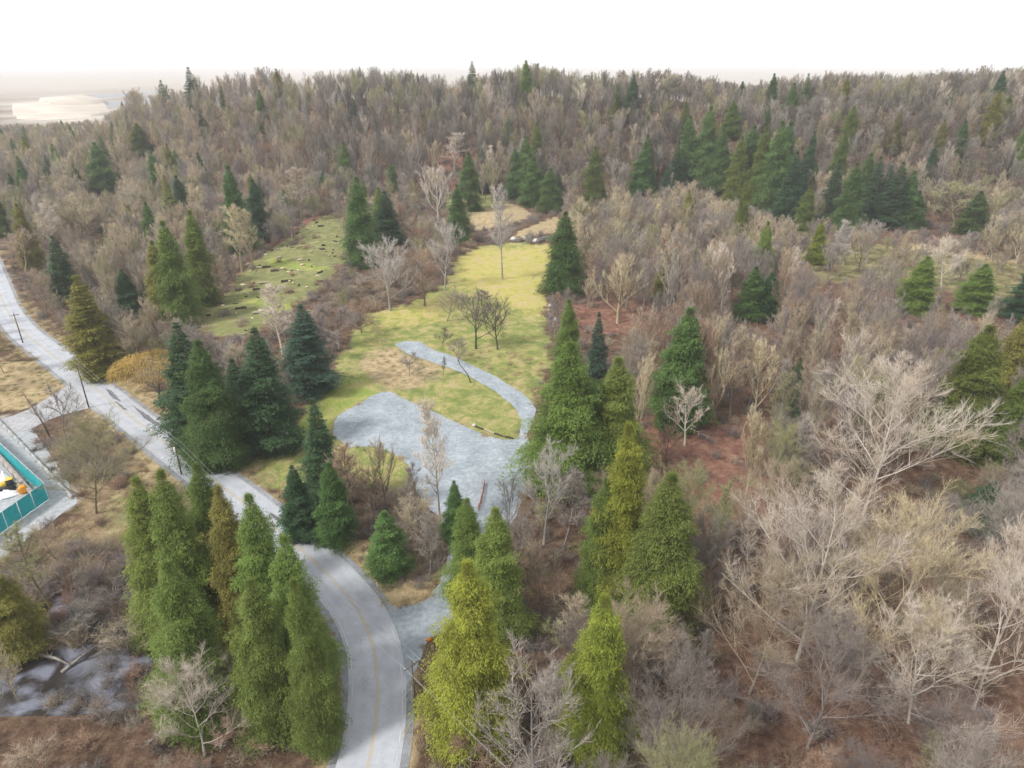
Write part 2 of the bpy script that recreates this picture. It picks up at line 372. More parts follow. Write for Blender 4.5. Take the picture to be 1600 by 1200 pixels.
def make_conifer(kind, seed, close=False):
    rs = np.random.default_rng(seed); H = 25.
    cedar = kind == 'cedar'
    Rm = 4.3 if cedar else 4.6; nb = 800 if cedar else 560
    f = (np.arange(nb) + rs.random(nb)) / nb; f = f**(1.12)           # more branches low down
    if not cedar: f = (np.round(f * 30) + rs.normal(0, .16, nb)) / 30.
    f = np.clip(f, 0.0, .995); z = H * (.05 + .945 * f); az = np.arange(nb) * 2.39996 + rs.normal(0, .3, nb)
    prof = np.clip((1 - f), 0, 1)**(.78 if cedar else .92) * np.clip(.66 + 2.4 * f, 0, 1)
    lob = 1 + .20 * np.sin(az * 3 + z * .6 + seed) + .17 * np.sin(az * 2 - z * 1.3 + seed) + .10 * np.sin(az - z * .35 + seed * 2)
    L = (Rm * prof * lob * rs.uniform(.66, 1.2, nb) + .14)
    long = rs.random(nb) < .08; L = np.where(long, L * 1.32, L); L = np.where(f > .84, L * (1 - 2.6 * (f - .84)), L)
    ns = (250 if close else 120) if cedar else 145
    # branch curve: starts up slightly then droops, tips up again
    elev = (.30 if cedar else .10) + .5 * f**2
    droop = (.55 if cedar else .28) * (1 - .6 * f)
    nbl = 9                                                           # branchlets on each side of a branch
    sb = .16 + .84 * ((rs.integers(0, nbl, (nb, ns)) + .5) / nbl)**.7; sd_ = rs.choice([-1., 1.], (nb, ns)); t = rs.random((nb, ns))**.75
    keep = rs.random((nb, ns)) < np.clip(L / Rm, .16, 1)[:, None]**.8 * 1.15 * (1 - .45 * np.clip((f[:, None] - .6) / .3, 0, 1) * (f[:, None] < .95))
    ca, sa = np.cos(az)[:, None], np.sin(az)[:, None]; Ls = L[:, None]
    ll = Ls * .40 * (1.12 - .80 * sb) + .18; yaw = .80 + .25 * np.sin(sb * 40 + az[:, None] * 5)
    rad = sb * Ls * .93 + t * ll * np.cos(yaw); side = sd_ * t * ll * np.sin(yaw)
    q_ = rad / Ls; dz = Ls * (np.tan(elev)[:, None] * q_ - droop[:, None] * q_**2 * (1.25 if cedar else 1.0)) - (.55 if cedar else .15) * ll * t**2
    lo_ = rs.random(rad.shape) < .4; rad = rad + rs.normal(0, .06, rad.shape); side = side + np.where(lo_, rs.normal(0, .35, rad.shape), rs.normal(0, .06, rad.shape))
    X = rad * ca - side * sa; Y = rad * sa + side * ca; Z = z[:, None] + dz + rs.normal(0, .13 if cedar else .06, (nb, ns))
    out_ = np.stack([ca * np.ones_like(t), sa * np.ones_like(t), np.zeros_like(t)], -1)
    sid = np.stack([-sa * np.ones_like(t), ca * np.ones_like(t), np.zeros_like(t)], -1)
    ya = sd_ * yaw + rs.normal(0, .55, t.shape); d = out_ * np.cos(ya)[..., None] + sid * np.sin(ya)[..., None]
    d[..., 2] += rs.normal(-.45 if cedar else -.12, .40 if cedar else .28, t.shape) + 1.3 * (f[:, None] > .94)
    P = np.stack([X, Y, Z], -1)[keep]; d = d[keep]; d /= np.linalg.norm(d, axis=1, keepdims=True); n = len(P)
    size = rs.uniform(.22, .50, n) * np.where(P[:, 2] > .93 * H, .6, 1) * (.66 if close else 1); wd = size * rs.uniform(.24, .36, n)
    up = rs.normal(0, .45, (n, 3)) + np.array([0, 0, 1.]); w_ = np.cross(d, up); w_ /= np.linalg.norm(w_, axis=1, keepdims=True)
    nn = np.cross(w_, d)
    a = P; b = P + d * (size * .5)[:, None] + w_ * (wd * .5)[:, None] - nn * (wd * .12)[:, None]
    c = P + d * size[:, None] + np.array([0, 0, -1.]) * (size * .12)[:, None]; e = P + d * (size * .5)[:, None] - w_ * (wd * .5)[:, None] - nn * (wd * .12)[:, None]
    V = np.stack([a, b, c, e], 1).reshape(-1, 3); i = np.arange(n) * 4
    f3 = np.concatenate([np.stack([i, i+1, i+2], 1), np.stack([i, i+2, i+3], 1)])
    # leader
    # trunk and limbs
    T = []; m = 12; rr = np.linspace(H * .013, .03, m + 1); zz = np.linspace(-.5, H * .985, m + 1)
    for k in range(m): T.append((np.array([0, 0, zz[k]]), np.array([0, 0, zz[k+1]]), rr[k], rr[k+1]))
    for k in range(0, nb, 2):
        q0 = np.array([0, 0, z[k]]); q = []
        for ss in (.45, .85): q.append(np.array([math.cos(az[k]) * ss * L[k], math.sin(az[k]) * ss * L[k], z[k] + L[k] * (math.tan(elev[k]) * ss - droop[k] * ss**2 * (1.25 if cedar else 1))]))
        T.append((q0, q[0], .05, .03)); T.append((q[0], q[1], .03, .012))
    p = Proto(); p.T = segs_mesh(*seg_arrays(T), k=4); p.C = (V, f3, None); p.h = H; r = np.hypot(V[:, 0], V[:, 1]); p.w = 2 * float(np.percentile(r, 97)); p.cache = {}
    return p
CON = {'cedar': [make_conifer('cedar', s) for s in (21, 22, 23, 24)], 'fir': [make_conifer('fir', s) for s in (31, 32, 33)]}
CLOSE = [make_conifer('cedar', s, True) for s in (25, 26, 27)]
BARKC = mat('bark_conifer', (.13,.09,.065), scale=3, bump=.5)
def con_meshes(p, c):
    if c not in p.cache:
        if not hasattr(p, 'me'): p.me = (mesh_np('trunk', p.T[0], p.T[1], p.T[2], [BARKC], smooth_=True), mesh_np('crown', p.C[0], p.C[1], None, [LF[c]]))
        p.cache[c] = ((p.me[0], BARKC), (p.me[1], LF[c]))
    return p.cache[c]

def brush_arr(seed, h, nst, arch, spread, tw=5, r=.016):
    rs = np.random.default_rng(seed); Sg = []
    for i in range(nst):
        az = rs.uniform(0, 6.28); ti = abs(rs.normal(0, arch)); p = np.array([rs.normal(0, spread), rs.normal(0, spread), -.1])
        d = np.array([math.cos(az)*math.sin(ti), math.sin(az)*math.sin(ti), math.cos(ti)]); L = h * rs.uniform(.5, 1.1); q = p
        for k in range(3):
            d = unit(d + rs.normal(0, .18, 3) - np.array([0, 0, .16 * k * arch])); e = q + d * L / 3; Sg.append((q, e, r*(1.3-.35*k), r*(1.0-.35*k))); 
            for t in range(tw):
                f = rs.random(); g = q + (e - q) * f; dd = unit(d + rs.normal(0, .6, 3)); Sg.append((g, g + dd * h * rs.uniform(.12, .32), r*.8, 0))
            q = e
    return segs_mesh(*seg_arrays(Sg), k=3)
def tuft_arr(seed, h, n, spread):
    rs = np.random.default_rng(seed); p = np.c_[rs.normal(0, spread, (n, 2)), np.zeros(n) - .03]
    d = np.c_[rs.normal(0, .45, (n, 2)), np.ones(n)]; d /= np.linalg.norm(d, axis=1, keepdims=True)
    return segs_mesh(p, p + d * (h * rs.uniform(.5, 1.1, n))[:, None], np.full(n, .018), np.zeros(n), k=3)

# ------------------------------------------------------------------ zones of the ground (traced on the photograph, laid on the terrain)
Z = {k: wpoly(v) for k, v in dict(
 lawn=[(385,725),(430,700),(470,655),(500,610),(530,560),(560,510),(580,488),(640,476),(695,445),(712,408),(745,387),(800,378),(868,384),(852,440),(852,510),(862,560),(845,600),(835,622),(815,690),(655,742),(650,775),(560,760),(480,790),(420,765)],
 clear=[(322,522),(300,500),(345,465),(385,415),(440,378),(500,338),(545,328),(552,350),(545,400),(510,445),(450,485),(410,515),(380,530)],
 bankred=[(280,500),(340,450),(380,405),(430,370),(495,330),(520,322),(505,335),(440,378),(385,415),(345,465),(300,502)],
 mound=[(733,338),(760,326),(790,318),(815,320),(832,336),(800,352),(738,360)],
 mound2=[(802,366),(830,352),(868,338),(885,345),(870,366),(806,374)],
 backgrass=[(690,300),(740,296),(800,312),(790,322),(735,335),(700,345)],
 field=[(1200,362),(1310,378),(1420,385),(1560,402),(1640,412),(1640,470),(1560,468),(1440,450),(1290,440),(1180,400)],
 fieldgold=[(1410,376),(1480,384),(1570,398),(1640,408),(1640,416),(1560,408),(1410,388)],
 fieldgreen=[(1275,400),(1320,400),(1320,424),(1275,424)],
 midgreen=[(930,340),(1000,345),(1120,400),(1130,430),(1000,380),(930,370)],
 dryleft=[(-60,560),(60,568),(110,595),(60,632),(-60,650)],
 verge1=[(135,640),(160,650),(280,745),(420,860),(500,960),(520,1060),(480,1060),(440,960),(350,860),(240,770)],
 leftwild=[(120,650),(260,745),(270,820),(220,900),(90,900),(40,880),(110,800)],
 leftgreen=[(165,770),(240,760),(260,800),(210,830),(170,850),(160,800)],
 farmside=[(170,588),(220,600),(280,640),(300,690),(250,665),(180,610)],
 tip=[(500,820),(600,840),(690,840),(690,910),(660,940),(610,948),(570,905)],
 pathbank=[(680,535),(760,548),(850,560),(850,625),(830,628),(790,598),(735,570)],
 redfloor=[(885,478),(1010,475),(1015,515),(895,520)],
 redfloor2=[(985,655),(1170,680),(1190,830),(1010,790)],
 redslope=[(560,285),(650,255),(730,225),(750,300),(690,300),(600,300)],
 lawngreen=[(520,600),(575,575),(605,590),(590,612),(520,650),(455,690),(440,680),(500,640)],
 lawntan=[(560,570),(600,545),(650,560),(690,580),(640,605),(600,600)],
 yel1=[(725,390),(865,386),(850,450),(845,490),(790,470),(720,440)],
 yel2=[(590,485),(690,470),(690,500),(600,510)],
 clearbright=[(420,402),(470,408),(515,418),(500,426),(420,416)],
 clearbright2=[(378,460),(430,470),(470,480),(430,486),(375,472)],
 sand=[(15,158),(80,150),(165,155),(180,172),(165,196),(60,196),(10,190)],
 brushleft=[(-60,870),(60,866),(250,850),(262,905),(205,905),(150,935),(130,918),(85,925),(40,990),(-60,990)],
 pondbrush=[(130,975),(150,937),(205,942),(250,948),(258,1000),(210,1006),(120,1012),(60,1004),(0,988),(20,962),(84,975)],
 snagside=[(105,690),(150,660),(200,700),(250,750),(235,790),(150,760),(120,740)],
 lotfront=[(545,740),(600,730),(650,770),(700,800),(700,860),(640,850),(540,840)],
 yard=[(-80,640),(10,655),(118,778),(0,868),(-80,930)],
).items()}

# ------------------------------------------------------------------ ground sheet
SIDE = wpoly([(150,612),(120,598),(100,606),(75,622),(45,640),(0,657),(-70,672),(-70,700),(22,678),(50,670),(75,657),(100,648),(140,638),(172,652),(195,658),(165,628)])
PATH = wpoly([(617,538),(632,533),(655,534),(675,546),(707,556),(737,571),(775,589),(800,605),(816,614),(831,629),(838,641),(834,657),(824,677),(806,688),(812,680),(815,658),(807,641),(798,631),(775,613),(750,598),(725,584),(695,573),(675,566),(650,558),(632,551)])
LOT = wpoly([(600,612),(613,613),(637,626),(665,637),(700,654),(725,665),(752,678),(785,687),(806,687),(822,676),(830,700),(824,760),(806,810),(778,850),(752,900),(735,960),(700,985),(668,1000),(652,1040),(638,1072),(625,1060),(620,1003),(606,955),(640,948),(665,938),(686,914),(700,880),(696,840),(684,806),(664,790),(650,765),(640,728),(617,710),(580,697),(545,700),(520,680),(524,652),(555,635),(583,618)])
SHEETS = [LOT, PATH, SIDE, wpoly([(495,836),(525,855),(560,885),(590,920),(610,948),(640,946),(660,942),(640,1075),(628,1070),(600,950),(560,905),(515,862)]), wpoly([(-80,635),(0,650),(22,672),(48,668),(72,700),(100,745),(124,784),(60,830),(0,876),(-80,935)])]
def axis(lo, hi, step, far, g=1.16):
    a = list(np.arange(lo, hi + step, step)); s_ = step
    while a[-1] < far: s_ *= g; a.append(a[-1] + s_)
    return a
xs = axis(0, 170, 1.6, 7000); xs = np.array(sorted(set([-v for v in xs] + xs)))
ya = list(np.arange(52, 330, 1.6)) + list(np.arange(331, 640, 4.)); s_ = 5.
while ya[-1] < 11000: s_ *= 1.16; ya.append(ya[-1] + s_)
yb = [50.]; s_ = 3.
while yb[-1] > -900: s_ *= 1.3; yb.append(yb[-1] - s_)
ys = np.array(sorted(yb) + ya)
GX, GY = np.meshgrid(xs, ys); GZ = height(GX, GY)
dr = dist_road(GX, GY)
rough_ = (rng.random(GX.shape) - .5) * .22
flatm = sstep(6.5, 9, dr)
for k in ('yard',): flatm = flatm * (~inpoly(GX, GY, Z[k]))
nx, ny = len(xs), len(ys)
def wob(X, Y, a=1.2):  # ragged borders
    return X + a * (np.sin(X*.9 + Y*.35) + .6*np.sin(Y*1.7 + X*.4)), Y + a * (np.cos(Y*.8 - X*.3) + .6*np.sin(X*1.5))
WX, WY = wob(GX, GY)
def soft(name, wdt=2.5):
    P = Z[name]; m = (GX > P[:, 0].min() - 12) & (GX < P[:, 0].max() + 12) & (GY > P[:, 1].min() - 12) & (GY < P[:, 1].max() + 12)
    o = np.zeros(GX.shape); o[m] = 1 - sstep(-wdt, wdt, sd_poly(WX[m], WY[m], P)); return o
A_grass = np.clip(soft('lawn', 1.6) + soft('clear', 2.) * .8 + soft('backgrass') * .8 + soft('field', 3) * .55 + .8 * soft('leftgreen', 4) + .5 * soft('mound2') + .8*soft('midgreen', 4), 0, 1)
A_bright = np.clip(soft('lawn') * .45 + soft('lawngreen', 2) + soft('clearbright', 1) * 1.3 + soft('clearbright2', 1) * 1.3 + soft('fieldgreen', 3) * .5 - .5*soft('clear') - .9*soft('field') - .9*soft('lawntan',4), 0, 1)
A_yel = np.clip(soft('yel1', 11) * .72 + soft('yel2', 8) * .45 + .3 * soft('lawn') - 1.2 * soft('lawngreen', 3) + soft('fieldgold', 1.5) + .8 * soft('dryleft', 3), 0, 1)
A_dry = np.clip(soft('dryleft', 2) + .55 * soft('verge1', 3) + .45 * soft('leftwild', 4) + soft('mound', 2) + .8 * soft('mound2', 1) + soft('farmside', 2) + .8 * soft('tip') + soft('fieldgold', 2) + .75*soft('lawntan', 5) + .28*soft('lawn') + .25*soft('field') + .2*soft('clear') + (1 - sstep(4.5, 7.5, dr)) * .8, 0, 1)
A_red = np.clip(soft('bankred', 2) + soft('redfloor', 4) + soft('redfloor2', 6) + .9 * soft('redslope', 6) + .9 * soft('pathbank', 2) + .62 * soft('clear', 3) + .36 * sstep(0, 25, GX - .06 * GY) * sstep(450, 380, GY), 0, 1)
A_sand_haze = np.clip(soft('sand', 12) + soft('yard', .8) + .8 * sstep(900, 3000, np.hypot(GX, GY)), 0, 1)  # last term pales the far plain with distance, haze painted into the ground colour
for P_ in SHEETS: 
    m_ = (GX > P_[:, 0].min() - 6) & (GX < P_[:, 0].max() + 6) & (GY > P_[:, 1].min() - 6) & (GY < P_[:, 1].max() + 6)
    flatm[m_] *= sstep(1.8, 3.2, sd_poly(GX[m_], GY[m_], P_))
rough_ *= flatm * (1 - .8 * A_grass)
nearp = sstep(2, 6, sd_poly(GX, GY, POND)); GZ = GZ + rough_ * np.where(GY > 640, 0, 1) * nearp
V = np.stack([GX, GY, GZ], -1).reshape(-1, 3)
ii, jj = np.meshgrid(np.arange(ny - 1), np.arange(nx - 1), indexing='ij'); b0 = (ii * nx + jj).ravel()
f4 = np.stack([b0, b0 + 1, b0 + nx + 1, b0 + nx], 1)

def ground_mat():
    m = bpy.data.materials.new('ground_cover'); m.use_nodes = True; N = m.node_tree.nodes; L = m.node_tree.links; p = N['Principled BSDF']
    p.inputs['Roughness'].default_value = .95; p.inputs['Specular IOR Level'].default_value = .15
    geo = N.new('ShaderNodeNewGeometry')
    def noise(sc, det=5, dist=0):
        n = N.new('ShaderNodeTexNoise'); n.inputs['Scale'].default_value = sc; n.inputs['Detail'].default_value = det; n.inputs['Roughness'].default_value = .65
        n.inputs['Distortion'].default_value = dist; L.new(geo.outputs['Position'], n.inputs['Vector']); return n.outputs['Fac']
    def ramp(src, stops):
        r = N.new('ShaderNodeValToRGB'); e = r.color_ramp.elements
        while len(e) < len(stops): e.new(.5)
        for k, (pos, c) in enumerate(stops): e[k].position = pos; e[k].color = (*c, 1)
        L.new(src, r.inputs[0]); return r.outputs[0]
    def mix(f, a, b):
        x = N.new('ShaderNodeMix'); x.data_type = 'RGBA'; L.new(f, x.inputs[0]); L.new(a, x.inputs[6]); L.new(b, x.inputs[7]); return x.outputs[2]
    def attr(n): 
        a = N.new('ShaderNodeAttribute'); a.attribute_name = n; return a.outputs['Fac']
    def edge(f, nz):     # break the zone edge up with noise
        a = N.new('ShaderNodeMath'); a.operation = 'ADD'; L.new(f, a.inputs[0]); L.new(nz, a.inputs[1])
        r = N.new('ShaderNodeMapRange'); r.inputs[1].default_value = .74; r.inputs[2].default_value = 1.26; L.new(a.outputs[0], r.inputs[0]); return r.outputs[0]
    n1, n2, n3, n4 = noise(.09), noise(.6), noise(3.2, 6), noise(.25, 6, .6)
    litter = ramp(n2, [(.3, (.05,.031,.021)), (.5, (.11,.068,.045)), (.72, (.19,.135,.09))])
    red = ramp(n2, [(.3, (.10,.048,.036)), (.5, (.19,.098,.070)), (.75, (.30,.18,.13))])
    green = ramp(n4, [(.3, (.125,.145,.055)), (.52, (.19,.20,.075)), (.75, (.30,.26,.14))])
    bright = ramp(n4, [(.28, (.15,.22,.045)), (.5, (.25,.285,.07)), (.72, (.38,.33,.13))])
    yel = ramp(n4, [(.28, (.25,.28,.06)), (.5, (.41,.36,.11)), (.72, (.45,.37,.20))])
    dry = ramp(n2, [(.28, (.20,.145,.085)), (.5, (.36,.28,.16)), (.72, (.47,.38,.24))])
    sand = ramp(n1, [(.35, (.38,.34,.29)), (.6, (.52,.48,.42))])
    c = mix(edge(attr('red'), n4), litter, red)
    c = mix(edge(attr('grass'), n4), c, green)
    c = mix(edge(attr('bright'), n2), c, bright)
    c = mix(edge(attr('yellow'), n4), c, yel)
    c = mix(edge(attr('dry'), n4), c, dry)
    c = mix(attr('sand'), c, sand)  # quarry sand, yard, and the painted haze of the far plain
    # fine grain
    mr = N.new('ShaderNodeMapRange'); mr.inputs[1].default_value = .3; mr.inputs[2].default_value = .7; mr.inputs[3].default_value = .72; mr.inputs[4].default_value = 1.25; L.new(n3, mr.inputs[0])
    hs = N.new('ShaderNodeHueSaturation'); L.new(mr.outputs[0], hs.inputs['Value']); L.new(c, hs.inputs['Color']); L.new(hs.outputs[0], p.inputs['Base Color'])
    b = N.new('ShaderNodeBump'); b.inputs['Strength'].default_value = .7; b.inputs['Distance'].default_value = .3; L.new(noise(2.2, 8), b.inputs['Height']); L.new(b.outputs[0], p.inputs['Normal'])
    return m
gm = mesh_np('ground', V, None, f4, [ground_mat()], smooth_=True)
for nme, A in (('grass', A_grass), ('bright', A_bright), ('yellow', A_yel), ('dry', A_dry), ('red', A_red), ('sand', A_sand_haze)):
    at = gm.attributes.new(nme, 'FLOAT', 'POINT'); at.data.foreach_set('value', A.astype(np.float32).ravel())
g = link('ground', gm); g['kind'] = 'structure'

# ------------------------------------------------------------------ sheets laid on the ground
def sheet(name, P, mt, lift, step=1.6, flat=None, jit=0.0, edge_step=1.2):
    P = np.asarray(P, float); P = resample(np.vstack([P, P[:1]]), edge_step)[:-1]
    if jit: P = P + rng.normal(0, jit, P.shape)
    gx = np.arange(P[:, 0].min() + .3, P[:, 0].max(), step); gy = np.arange(P[:, 1].min() + .3, P[:, 1].max(), step)
    A, B = np.meshgrid(gx, gy); A = A.ravel(); B = B.ravel(); k = sd_poly(A, B, P) < -.6 * edge_step; pts = np.vstack([P, np.c_[A[k], B[k]]])
    n = len(P); r = delaunay_2d_cdt([Vector(p) for p in pts], [(i, (i + 1) % n) for i in range(n)], [], 0, 1e-4)
    vv = np.array([tuple(v) for v in r[0]]); f = np.array([t for t in r[2] if len(t) == 3]); c = vv[f].mean(1); f = f[inpoly(c[:, 0], c[:, 1], P)]
    z = (np.full(len(vv), flat) if flat is not None else terrain(vv[:, 0], vv[:, 1])) + lift
    # faces up
    a, b, cc = vv[f[:, 0]], vv[f[:, 1]], vv[f[:, 2]]; cr = (b[:, 0]-a[:, 0])*(cc[:, 1]-a[:, 1]) - (b[:, 1]-a[:, 1])*(cc[:, 0]-a[:, 0]); f[cr < 0] = f[cr < 0][:, ::-1]
    o = link(name, mesh_np(name, np.c_[vv, z], f, None, [mt], smooth_=True)); o['kind'] = 'structure'; return o
def ribbon(name, P, w0, w1, mt, lift, rail=None):
    P = np.asarray(P); T = np.gradient(P, axis=0); T /= np.linalg.norm(T, axis=1, keepdims=True); Nn = np.c_[-T[:, 1], T[:, 0]]
    ks = np.linspace(w0, w1, 5 if abs(w1 - w0) > 2 else 2); rows = [P + Nn * k for k in ks]; m = len(P)
    V = np.vstack([np.c_[r, terrain(r[:, 0], r[:, 1]) + lift] for r in rows]); q = []
    for a in range(len(ks) - 1):
        i = np.arange(m - 1) + a * m; q.append(np.stack([i, i + 1, i + 1 + m, i + m], 1))
    q = np.vstack(q)
    a, b, c = V[q[0,0]], V[q[0,1]], V[q[0,2]]
    if np.cross(b - a, c - a)[2] < 0: q = q[:, ::-1]
    o = link(name, mesh_np(name, V, None, q, [mt], smooth_=True)); o['kind'] = 'structure'; return o
def gravel_mat(name, a, b, fine=14., streak=False):
    m = bpy.data.materials.new(name); m.use_nodes = True; N = m.node_tree.nodes; L = m.node_tree.links; p = N['Principled BSDF']; p.inputs['Roughness'].default_value = .9
    geo = N.new('ShaderNodeNewGeometry')
    def noise(sc, det=6, vec=None):
        n = N.new('ShaderNodeTexNoise'); n.inputs['Scale'].default_value = sc; n.inputs['Detail'].default_value = det; n.inputs['Roughness'].default_value = .7; L.new(vec or geo.outputs['Position'], n.inputs['Vector']); return n.outputs['Fac']
    r = N.new('ShaderNodeValToRGB'); r.color_ramp.elements[0].position = .32; r.color_ramp.elements[0].color = (*a, 1); r.color_ramp.elements[1].position = .68; r.color_ramp.elements[1].color = (*b, 1)
    L.new(noise(.16), r.inputs[0])
    wvn = N.new('ShaderNodeTexWave'); wvn.inputs['Scale'].default_value = .035; wvn.inputs['Distortion'].default_value = 14; wvn.inputs['Detail'].default_value = 3; wvn.inputs['Detail Scale'].default_value = .5; L.new(geo.outputs['Position'], wvn.inputs['Vector'])
    cmb = N.new('ShaderNodeMath'); cmb.operation = 'MULTIPLY_ADD'; cmb.inputs[1].default_value = .07; L.new(wvn.outputs['Fac'], cmb.inputs[0]); L.new(noise(1.1, 9), cmb.inputs[2])
    mr = N.new('ShaderNodeMapRange'); mr.inputs[1].default_value = .30; mr.inputs[2].default_value = .78; mr.inputs[3].default_value = .64; mr.inputs[4].default_value = 1.32; L.new(cmb.outputs[0], mr.inputs[0])
    hs = N.new('ShaderNodeHueSaturation'); L.new(r.outputs[0], hs.inputs['Color']); L.new(mr.outputs[0], hs.inputs['Value']); L.new(hs.outputs[0], p.inputs['Base Color'])
    bp = N.new('ShaderNodeBump'); bp.inputs['Strength'].default_value = .5; bp.inputs['Distance'].default_value = .1; L.new(noise(fine), bp.inputs['Height']); L.new(bp.outputs[0], p.inputs['Normal']); return m
M_grav = gravel_mat('crushed_gravel', (.22,.255,.285), (.34,.38,.415))
M_grav2 = gravel_mat('shoulder_gravel', (.19,.20,.215), (.30,.31,.33))
sheet('gravel_lot', LOT, M_grav, .06, jit=.12)
sheet('gravel_path', PATH, M_grav, .10, jit=.10)
M_asph = None
def asphalt():
    m = bpy.data.materials.new('worn_asphalt'); m.use_nodes = True; N = m.node_tree.nodes; L = m.node_tree.links; p = N['Principled BSDF']; p.inputs['Roughness'].default_value = .75
    geo = N.new('ShaderNodeNewGeometry'); at = N.new('ShaderNodeAttribute'); at.attribute_name = 'across'
    def noise(sc, det=5):
        n = N.new('ShaderNodeTexNoise'); n.inputs['Scale'].default_value = sc; n.inputs['Detail'].default_value = det; L.new(geo.outputs['Position'], n.inputs['Vector']); return n.outputs['Fac']
    wv = N.new('ShaderNodeMath'); wv.operation = 'MULTIPLY'; wv.inputs[1].default_value = 3.45; L.new(at.outputs['Fac'], wv.inputs[0])
    cs = N.new('ShaderNodeMath'); cs.operation = 'COSINE'; L.new(wv.outputs[0], cs.inputs[0])      # polished wheel tracks
    ad = N.new('ShaderNodeMath'); ad.operation = 'MULTIPLY_ADD'; ad.inputs[1].default_value = -.05; L.new(cs.outputs[0], ad.inputs[0]); L.new(noise(.35), ad.inputs[2])
    r = N.new('ShaderNodeValToRGB'); r.color_ramp.elements[0].position = .22; r.color_ramp.elements[0].color = (.31,.325,.355,1); r.color_ramp.elements[1].position = .72; r.color_ramp.elements[1].color = (.42,.44,.48,1)
    L.new(ad.outputs[0], r.inputs[0])
    vo = N.new('ShaderNodeTexVoronoi'); vo.feature = 'DISTANCE_TO_EDGE'; vo.inputs['Scale'].default_value = .22; dn = N.new('ShaderNodeVectorMath'); dn.operation = 'ADD'
    nn_ = N.new('ShaderNodeTexNoise'); nn_.inputs['Scale'].default_value = .6; L.new(geo.outputs['Position'], nn_.inputs['Vector']); sc_ = N.new('ShaderNodeVectorMath'); sc_.operation = 'SCALE'; sc_.inputs['Scale'].default_value = 3.; L.new(nn_.outputs['Color'], sc_.inputs[0])
    L.new(geo.outputs['Position'], dn.inputs[0]); L.new(sc_.outputs[0], dn.inputs[1]); L.new(dn.outputs[0], vo.inputs['Vector'])
    cr_ = N.new('ShaderNodeMapRange'); cr_.inputs[1].default_value = .0; cr_.inputs[2].default_value = .018; cr_.inputs[3].default_value = .86; cr_.inputs[4].default_value = 1.; L.new(vo.outputs['Distance'], cr_.inputs[0])
    mr0 = N.new('ShaderNodeMapRange'); mr0.inputs[3].default_value = .90; mr0.inputs[4].default_value = 1.12; L.new(noise(2.5, 8), mr0.inputs[0])
    mr = N.new('ShaderNodeMath'); mr.operation = 'MULTIPLY'; L.new(cr_.outputs[0], mr.inputs[0]); L.new(mr0.outputs[0], mr.inputs[1])
    hs = N.new('ShaderNodeHueSaturation'); L.new(r.outputs[0], hs.inputs['Color']); L.new(mr.outputs[0], hs.inputs['Value']); L.new(hs.outputs[0], p.inputs['Base Color']); return m
M_asph = asphalt(); HW = 4.0
def road_ribbon(name, P, hw, lift, mt):
    P = np.asarray(P); T = np.gradient(P, axis=0); T /= np.linalg.norm(T, axis=1, keepdims=True); Nn = np.c_[-T[:, 1], T[:, 0]]
    ks = np.linspace(-hw, hw, 17); m = len(P)
    V = np.vstack([np.c_[P + Nn * k, terrain(*(P + Nn * k).T) + lift] for k in ks])
    q = np.vstack([np.stack([i, i + m, i + 1 + m, i + 1], 1) for i in [np.arange(m - 1) + a * m for a in range(16)]])
    a, b, c = V[q[0,0]], V[q[0,1]], V[q[0,2]]
    if np.cross(b - a, c - a)[2] < 0: q = q[:, ::-1]
    me = mesh_np(name, V, None, q, [mt], smooth_=True); at = me.attributes.new('across', 'FLOAT', 'POINT'); at.data.foreach_set('value', np.repeat(ks, m).astype(np.float32))
    o = link(name, me); o['kind'] = 'structure'; return o
RS = resample(CLS, 2.0)
ribbon('road_shoulder', RS, -HW - 1.1, HW + 1.1, M_grav2, .05)
road_ribbon('road', RS, HW, .09, M_asph)
M_yel = mat('yellow_line_paint', (.50,.37,.16), scale=.5, col2=(.38,.35,.28), rough=.7)
M_wht = mat('white_line_paint', (.52,.52,.52), scale=.35, col2=(.36,.37,.39), rough=.7)
ribbon('yellow_road_line', RS, .07, .21, M_yel, .097); ribbon('yellow_road_line', RS, -.21, -.07, M_yel, .097)
ribbon('white_road_line', RS, 3.38, 3.52, M_wht, .097); ribbon('white_road_line', RS, -3.52, -3.38, M_wht, .097)
# dark repair patches and tyre-dark strips on the road
M_patch = gravel_mat('road_patch_tar', (.10,.10,.115), (.16,.16,.18), 9)
for q in ([(165,606),(178,614),(190,628),(182,626),(170,616)], [(262,668),(285,684),(312,704),(330,722),(322,722),(298,702),(276,686)], [(205,632),(232,650),(256,668),(248,668),(226,654)], [(175,622),(190,634),(200,642),(192,640)], [(420,800),(440,812),(470,835),(462,836),(436,818)]):
    sheet('road_patch', wpoly(q), M_patch, .101, step=1.2, jit=.08, edge_step=.7)
sheet('side_road', SIDE, gravel_mat('side_road_asphalt', (.29,.29,.30), (.40,.40,.42)), .075, jit=.05)
sheet('gravel_apron', wpoly([(495,836),(525,855),(560,885),(590,920),(610,948),(640,946),(660,942),(640,1075),(628,1070),(600,950),(560,905),(515,862)]), M_grav2, .058, jit=.1)
sheet('yard_ground', wpoly([(-80,635),(0,650),(22,672),(48,668),(72,700),(100,745),(122,782),(60,828),(0,872),(-80,930)]), gravel_mat('yard_gravel', (.27,.29,.30), (.40,.43,.45)), .052, jit=.1)
sheet('gravel_walk', wpoly([(112,776),(124,784),(60,830),(0,876),(-80,935),(-80,905),(0,852),(50,815)]), gravel_mat('walk_gravel', (.30,.32,.34), (.42,.44,.46)), .066, jit=.06)
